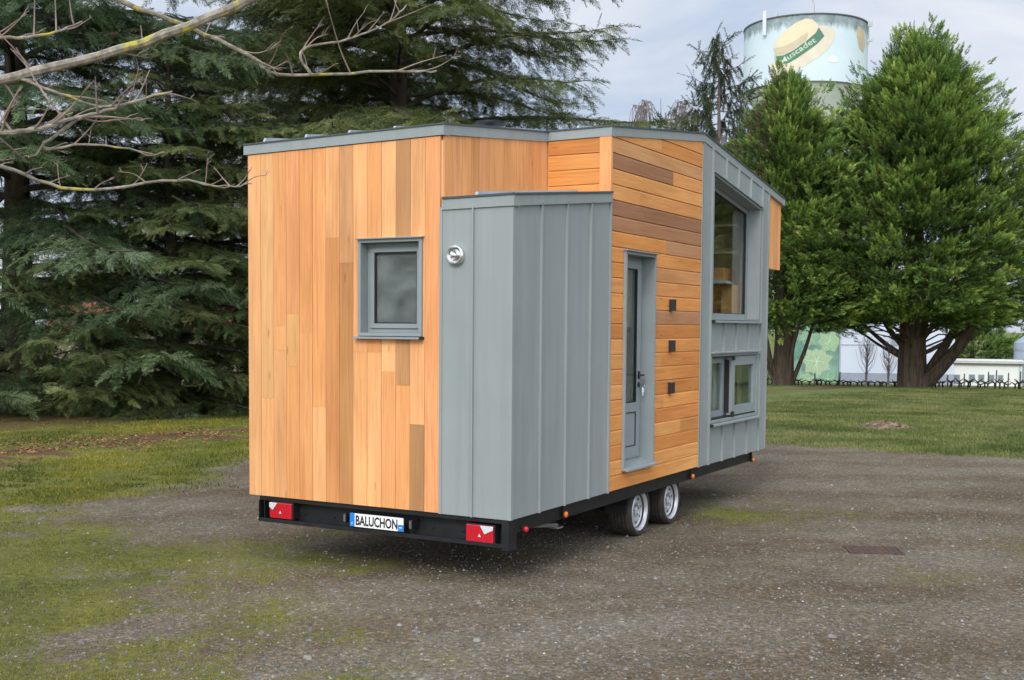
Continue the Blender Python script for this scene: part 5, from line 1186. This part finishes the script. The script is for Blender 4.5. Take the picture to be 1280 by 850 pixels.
def low_building():
    o = (-12.6, 99.5); ux = Vector((8.0, 1.1)).normalized(); uy = Vector((-ux.y, ux.x)); gz = -2.85
    E_ = empty('low_building', (o[0], o[1], gz)); tag(E_, 'long low white building with flat roof and small windows, far right', 'building')
    Ww = plain('white_render', (.78, .78, .74), .85, 0, .05, .6); mb = MB(); gbox(mb, o, ux, uy, 0, 8.55, 0, 6, gz - .5, -.92); mb.build('wall', Ww, E_)
    mb = MB(); gbox(mb, o, ux, uy, -.15, 8.7, -.25, 6.2, -.7, -.62); gbox(mb, o, ux, uy, -.1, 8.65, -.2, 6.1, -.91, -.701, ); mb.build('roof', plain('pale_roof_edge', (.66, .65, .62), .8, 0, .08, 1), E_)
    mb = MB(); gbox(mb, o, ux, uy, -.15, 8.7, -.26, -.205, -.93, -.84); mb.build('gutter', M_COPE, E_)
    for (a, wd, z0, z1) in ((.15, .55, -2.6, -1.86), (.85, .5, -2.6, -1.86), (2.1, 1.55, -2.7, -1.86), (4.35, .5, -2.5, -1.82), (5.1, .5, -2.5, -1.82), (5.9, .5, -2.5, -1.82), (6.65, .45, -2.5, -1.82)):
        mb = MB(); gbox(mb, o, ux, uy, a, a + wd, -.03, -.005, z0, z1); w_ = mb.build('window', M_ROOF, E_)
        mb = MB(); gbox(mb, o, ux, uy, a + .05, a + wd - .05, -.04, -.0305, z0 + .05, z1 - .05); mb.build('pane', plain('dull_glass', (.22, .25, .27), .2), w_)
    mb = MB(); gbox(mb, o, ux, uy, 2.86, 2.95, -.08, 0, -1.35, -1.22); gbox(mb, o, ux, uy, 2.86, 2.95, -.08, 0, -1.72, -1.62); mb.build('wall_fitting', M_BLK, E_)
    mb = MB(); gbox(mb, o, ux, uy, 8.35, 8.42, -.1, -.02, gz - .2, -.95); mb.build('downpipe', M_ROOF, E_)
low_building()
E2 = empty('storage_silo', (-4.3, 106.5, -3)); tag(E2, 'grey blue metal silo cut off by the right edge of the picture', 'silo')
mb = MB(); mb.lathe([(-3.5, 1.15), (.9, 1.15), (1.55, .3)], (-4.3, 106.5, 0), 'Z', 32); mb.build('tank', plain('silo_metal', (.33, .38, .44), .5, .3, .08, .6), E2, smooth=True)
mb = MB(); mb.lathe([(-1.2, 1.17), (-1.2, 1.2), (-1.1, 1.2), (-1.1, 1.17)], (-4.3, 106.5, 0), 'Z', 32, closed=False); mb.lathe([(.2, 1.17), (.2, 1.2), (.3, 1.2), (.3, 1.17)], (-4.3, 106.5, 0), 'Z', 32, closed=False); mb.build('band', M_ZINC, E2)
# house with a terracotta roof seen through the cedar
def far_house():
    o = (-52.0, 40.8); ux = Vector((7.6, 7.66)).normalized(); uy = Vector((-ux.y, ux.x)); gz = float(ground_z(-48, 45))
    E_ = empty('village_house', (o[0], o[1], gz)); tag(E_, 'beige house with a terracotta roof glimpsed through the left cedars', 'house')
    mb = MB(); gbox(mb, o, ux, uy, 0, 14, 0, 7, gz - .5, 1.6); mb.build('wall', plain('beige_render', (.55, .46, .34), .9, 0, .08, .7), E_)
    mb = MB(); P = lambda a, d, z: (o[0] + ux.x * a + uy.x * d, o[1] + ux.y * a + uy.y * d, z)
    mb.prism([P(-.3, -.4, 1.601), P(-.3, 7.4, 1.601), P(-.3, 3.5, 3.3)], [P(14.3, -.4, 1.601), P(14.3, 7.4, 1.601), P(14.3, 3.5, 3.3)]); mb.build('roof', plain('terracotta_tiles', (.5, .17, .1), .9, 0, .2, 2.5), E_)
    for a in (1.5, 4.5, 8, 11):
        mb = MB(); gbox(mb, o, ux, uy, a, a + 1.1, -.03, -.005, gz + 1.0, gz + 2.2); mb.build('window', M_COPE, E_)
far_house()

# ================================================================== VINE ROW, POSTS, SMALL THINGS
A0 = Vector((-15.9, 65.2)); A1 = Vector((.6, 68.6)); M_VINE = bark_mat('vine_bark', (.025, .02, .016), (.075, .058, .045), 9, .5)
M_POST = bark_mat('grey_post', (.1, .09, .08), (.22, .2, .18), 6, .4)
r6 = random.Random(66)
POST_L = ['grey stake nearest the house, below the narrower cypress', 'grey stake at the left end of the leaf mural', 'grey stake before the middle of the leaf mural', 'grey stake before the right half of the leaf mural', 'grey stake just right of the leaf mural', 'tall grey stake between the two bare saplings', 'grey stake at the left foot of the broad cypress trunk', 'grey stake at the right foot of the broad cypress trunk', 'grey stake under the leaning limb of the broad cypress', 'grey stake at the left end of the low white building', 'grey stake before the first small windows of the low building', 'grey stake before the wide window of the low building', 'grey stake between the wide window and the last small windows', 'grey stake before the last small windows of the low building', 'grey stake farthest right, by the end of the low building']
for i, t in enumerate((.03, .115, .2, .29, .382, .46, .58, .665, .72, .80, .825, .865, .905, .945, .985)):
    p = A0.lerp(A1, t); z = float(ground_z(p.x, p.y)); h = r6.uniform(.62, .95) if i < 9 else r6.uniform(.85, 1.15)
    mb = MB(); rr_ = .045; mb.tube([(p.x, p.y, z - .2), (p.x + r6.uniform(-.03, .03), p.y, z + h)], [rr_, rr_ * .85], 6); o = mb.build('vineyard_post', M_POST)
    tag(o, POST_L[i], 'post', 'stakes along the vine row')
for i in range(64):
    t = (i + r6.uniform(.2, .8)) / 64; p = A0.lerp(A1, t); p += Vector((r6.uniform(-.1, .1), r6.uniform(-.5, .5))); z = float(ground_z(p.x, p.y)); h = r6.uniform(.22, .42) * (1.35 if t > .62 else .8)
    mb = MB(); lx = r6.uniform(-.1, .1); mb.tube([(p.x, p.y, z - .1), (p.x + lx, p.y, z + h * .5), (p.x + lx * .6, p.y, z + h * .75)], [.06, .05, .055], 5)
    for s_ in (-1, 1): mb.tube([(p.x + lx * .6, p.y, z + h * .68), (p.x + lx * .6 + s_ * .14, p.y + r6.uniform(-.05, .05), z + h * .9), (p.x + lx * .6 + s_ * r6.uniform(.18, .34), p.y, z + h * r6.uniform(1.0, 1.3))], [.045, .03, .015], 4)
    o = mb.build('vine_stock', M_VINE); tag(o, 'dark pruned vine stock in the row beyond the field', 'vine', 'pruned vines in the row')
# overgrown mound with broken earth in the field
def mound():
    cx, cy = 1.72, 16.95; gz = float(ground_z(cx, cy)); rg = np.random.default_rng(4); mb = MB(); n, mR = 28, 9; P = []
    for j in range(mR + 1):
        for i in range(n):
            a = 2 * math.pi * i / n; rr_ = .62 * j / mR * (1 + .18 * math.sin(3 * a) + .1 * math.sin(5 * a + 1)); h = .15 * (1 - (j / mR) ** 1.5) + rg.normal(0, .012) * (j < mR); P.append((cx + math.cos(a) * rr_, cy + math.sin(a) * rr_ * .7, gz + h - .012))
    F_ = [(j * n + i, j * n + (i + 1) % n, (j + 1) * n + (i + 1) % n, (j + 1) * n + i) for j in range(mR) for i in range(n)]
    m, t, b, N_, L_ = new_mat('broken_earth'); L_(ramp(t, noise(t, 9, 6, .7), [(.35, (.05, .06, .02)), (.5, (.13, .09, .055)), (.62, (.3, .2, .14)), (.72, (.12, .09, .06))]), b.inputs['Base Color']); b.inputs['Roughness'].default_value = .95; bump(t, b, noise(t, 20, 5, .7), 1, .04)
    mb.add(P, F_); E_ = empty('earth_mound', (cx, cy, gz)); mb.build('soil', m, E_); tag(E_, 'low mound of broken pale earth in the green field', 'mound')
    mb = MB()
    for k in range(34):
        x, y = cx + rg.normal(0, .22), cy + rg.normal(0, .15); z = gz + .13 * max(0, 1 - math.hypot(x - cx, y - cy) / .6); s_ = rg.uniform(.02, .06); mb.prism([(x - s_, y - s_, z), (x + s_, y - s_ * .7, z), (x + s_ * .8, y + s_, z), (x - s_ * .6, y + s_, z)], [(x - s_ * .6, y - s_ * .5, z + s_), (x + s_ * .5, y - s_ * .5, z + s_ * 1.2), (x + s_ * .5, y + s_ * .5, z + s_), (x - s_ * .5, y + s_ * .4, z + s_ * .9)], rnd.choice([(.17, .105, .07), (.09, .065, .045), (.25, .18, .13)]))
    mb.build('clods', M_TONE, E_)
mound()
def cover():
    cx, cy = 4.48, 3.07; gz = float(ground_z(cx, cy)); E_ = empty('drain_cover', (cx, cy, gz)); tag(E_, 'rusty red drain cover set in the gravel', 'drain cover')
    ru = plain('rusty_iron', (.088, .05, .04), .85, 0, .4, 30, .6); a = R_(24); c, s_ = math.cos(a), math.sin(a)
    def q(m, x0, x1, y0, y1, z0, z1):
        f = lambda x, y, z: (cx + (x * c - y * s_) * .8, cy + (x * s_ + y * c) * .8, gz - .006 + z * .8); m.prism([f(x0, y0, z0), f(x1, y0, z0), f(x1, y1, z0), f(x0, y1, z0)], [f(x0, y0, z1), f(x1, y0, z1), f(x1, y1, z1), f(x0, y1, z1)])
    m = MB(); q(m, -.29, .29, -.2, -.18, -.05, .022); q(m, -.29, .29, .18, .2, -.05, .022); q(m, -.29, -.27, -.18, .18, -.05, .022); q(m, .27, .29, -.18, .18, -.05, .022); m.build('cover_frame', ru, E_)
    for (xa, xb) in ((-.268, -.003), (.003, .268)):
        m = MB(); q(m, xa, xb, -.178, .178, -.04, .016)
        for k in range(4): q(m, xa + .03 + k * .06, xa + .045 + k * .06, -.15, .15, .0161, .0205)
        m.build('lid', ru, E_)
cover()
# a few larger stones
for i, (x, y, s_, lab) in enumerate(((2.35, -2.15, .035, 'pale flat stone at the mossy bottom left edge of the gravel'), (3.0, -1.3, .03, 'pale stone lying left of centre in front of the bumper'), (4.9, -.1, .028, 'white chipped stone on the gravel at lower right'))):
    mb = MB(); n = 9; z = float(ground_z(x, y)); rg = np.random.default_rng(i); a = [(x + math.cos(k * 6.283 / n) * s_ * rg.uniform(.8, 1.3), y + math.sin(k * 6.283 / n) * s_ * rg.uniform(.6, 1), z - .01) for k in range(n)]
    b = [(x + (p[0] - x) * .7, y + (p[1] - y) * .7, z + s_ * rg.uniform(.35, .6)) for p in a]; mb.prism(a, b, (.24, .225, .2)); o = mb.build('stone', M_TONE, None, .004); tag(o, lab, 'stone', 'larger loose stones')

# trees around the yard that the window panes mirror
src = [o for o in bpy.data.objects if o.name == 'cypress_tree'][0]
for (x, y, rz, sc, lab) in ((17.5, 58, 1.2, .95, 'cypress beyond the right edge of the picture, in line with the broad one'), (27, 50, 2.6, 1.0, 'cypress farther right outside the picture, mirrored in the side windows'), (-13, -24, .6, .5, 'smaller cypress behind the camera, mirrored in the rear window')):
    c = copy_tree(src); c.location = (x, y, float(ground_z(x, y))); c.rotation_euler = (0, 0, rz); c.scale = (sc,) * 3; c['label'] = lab
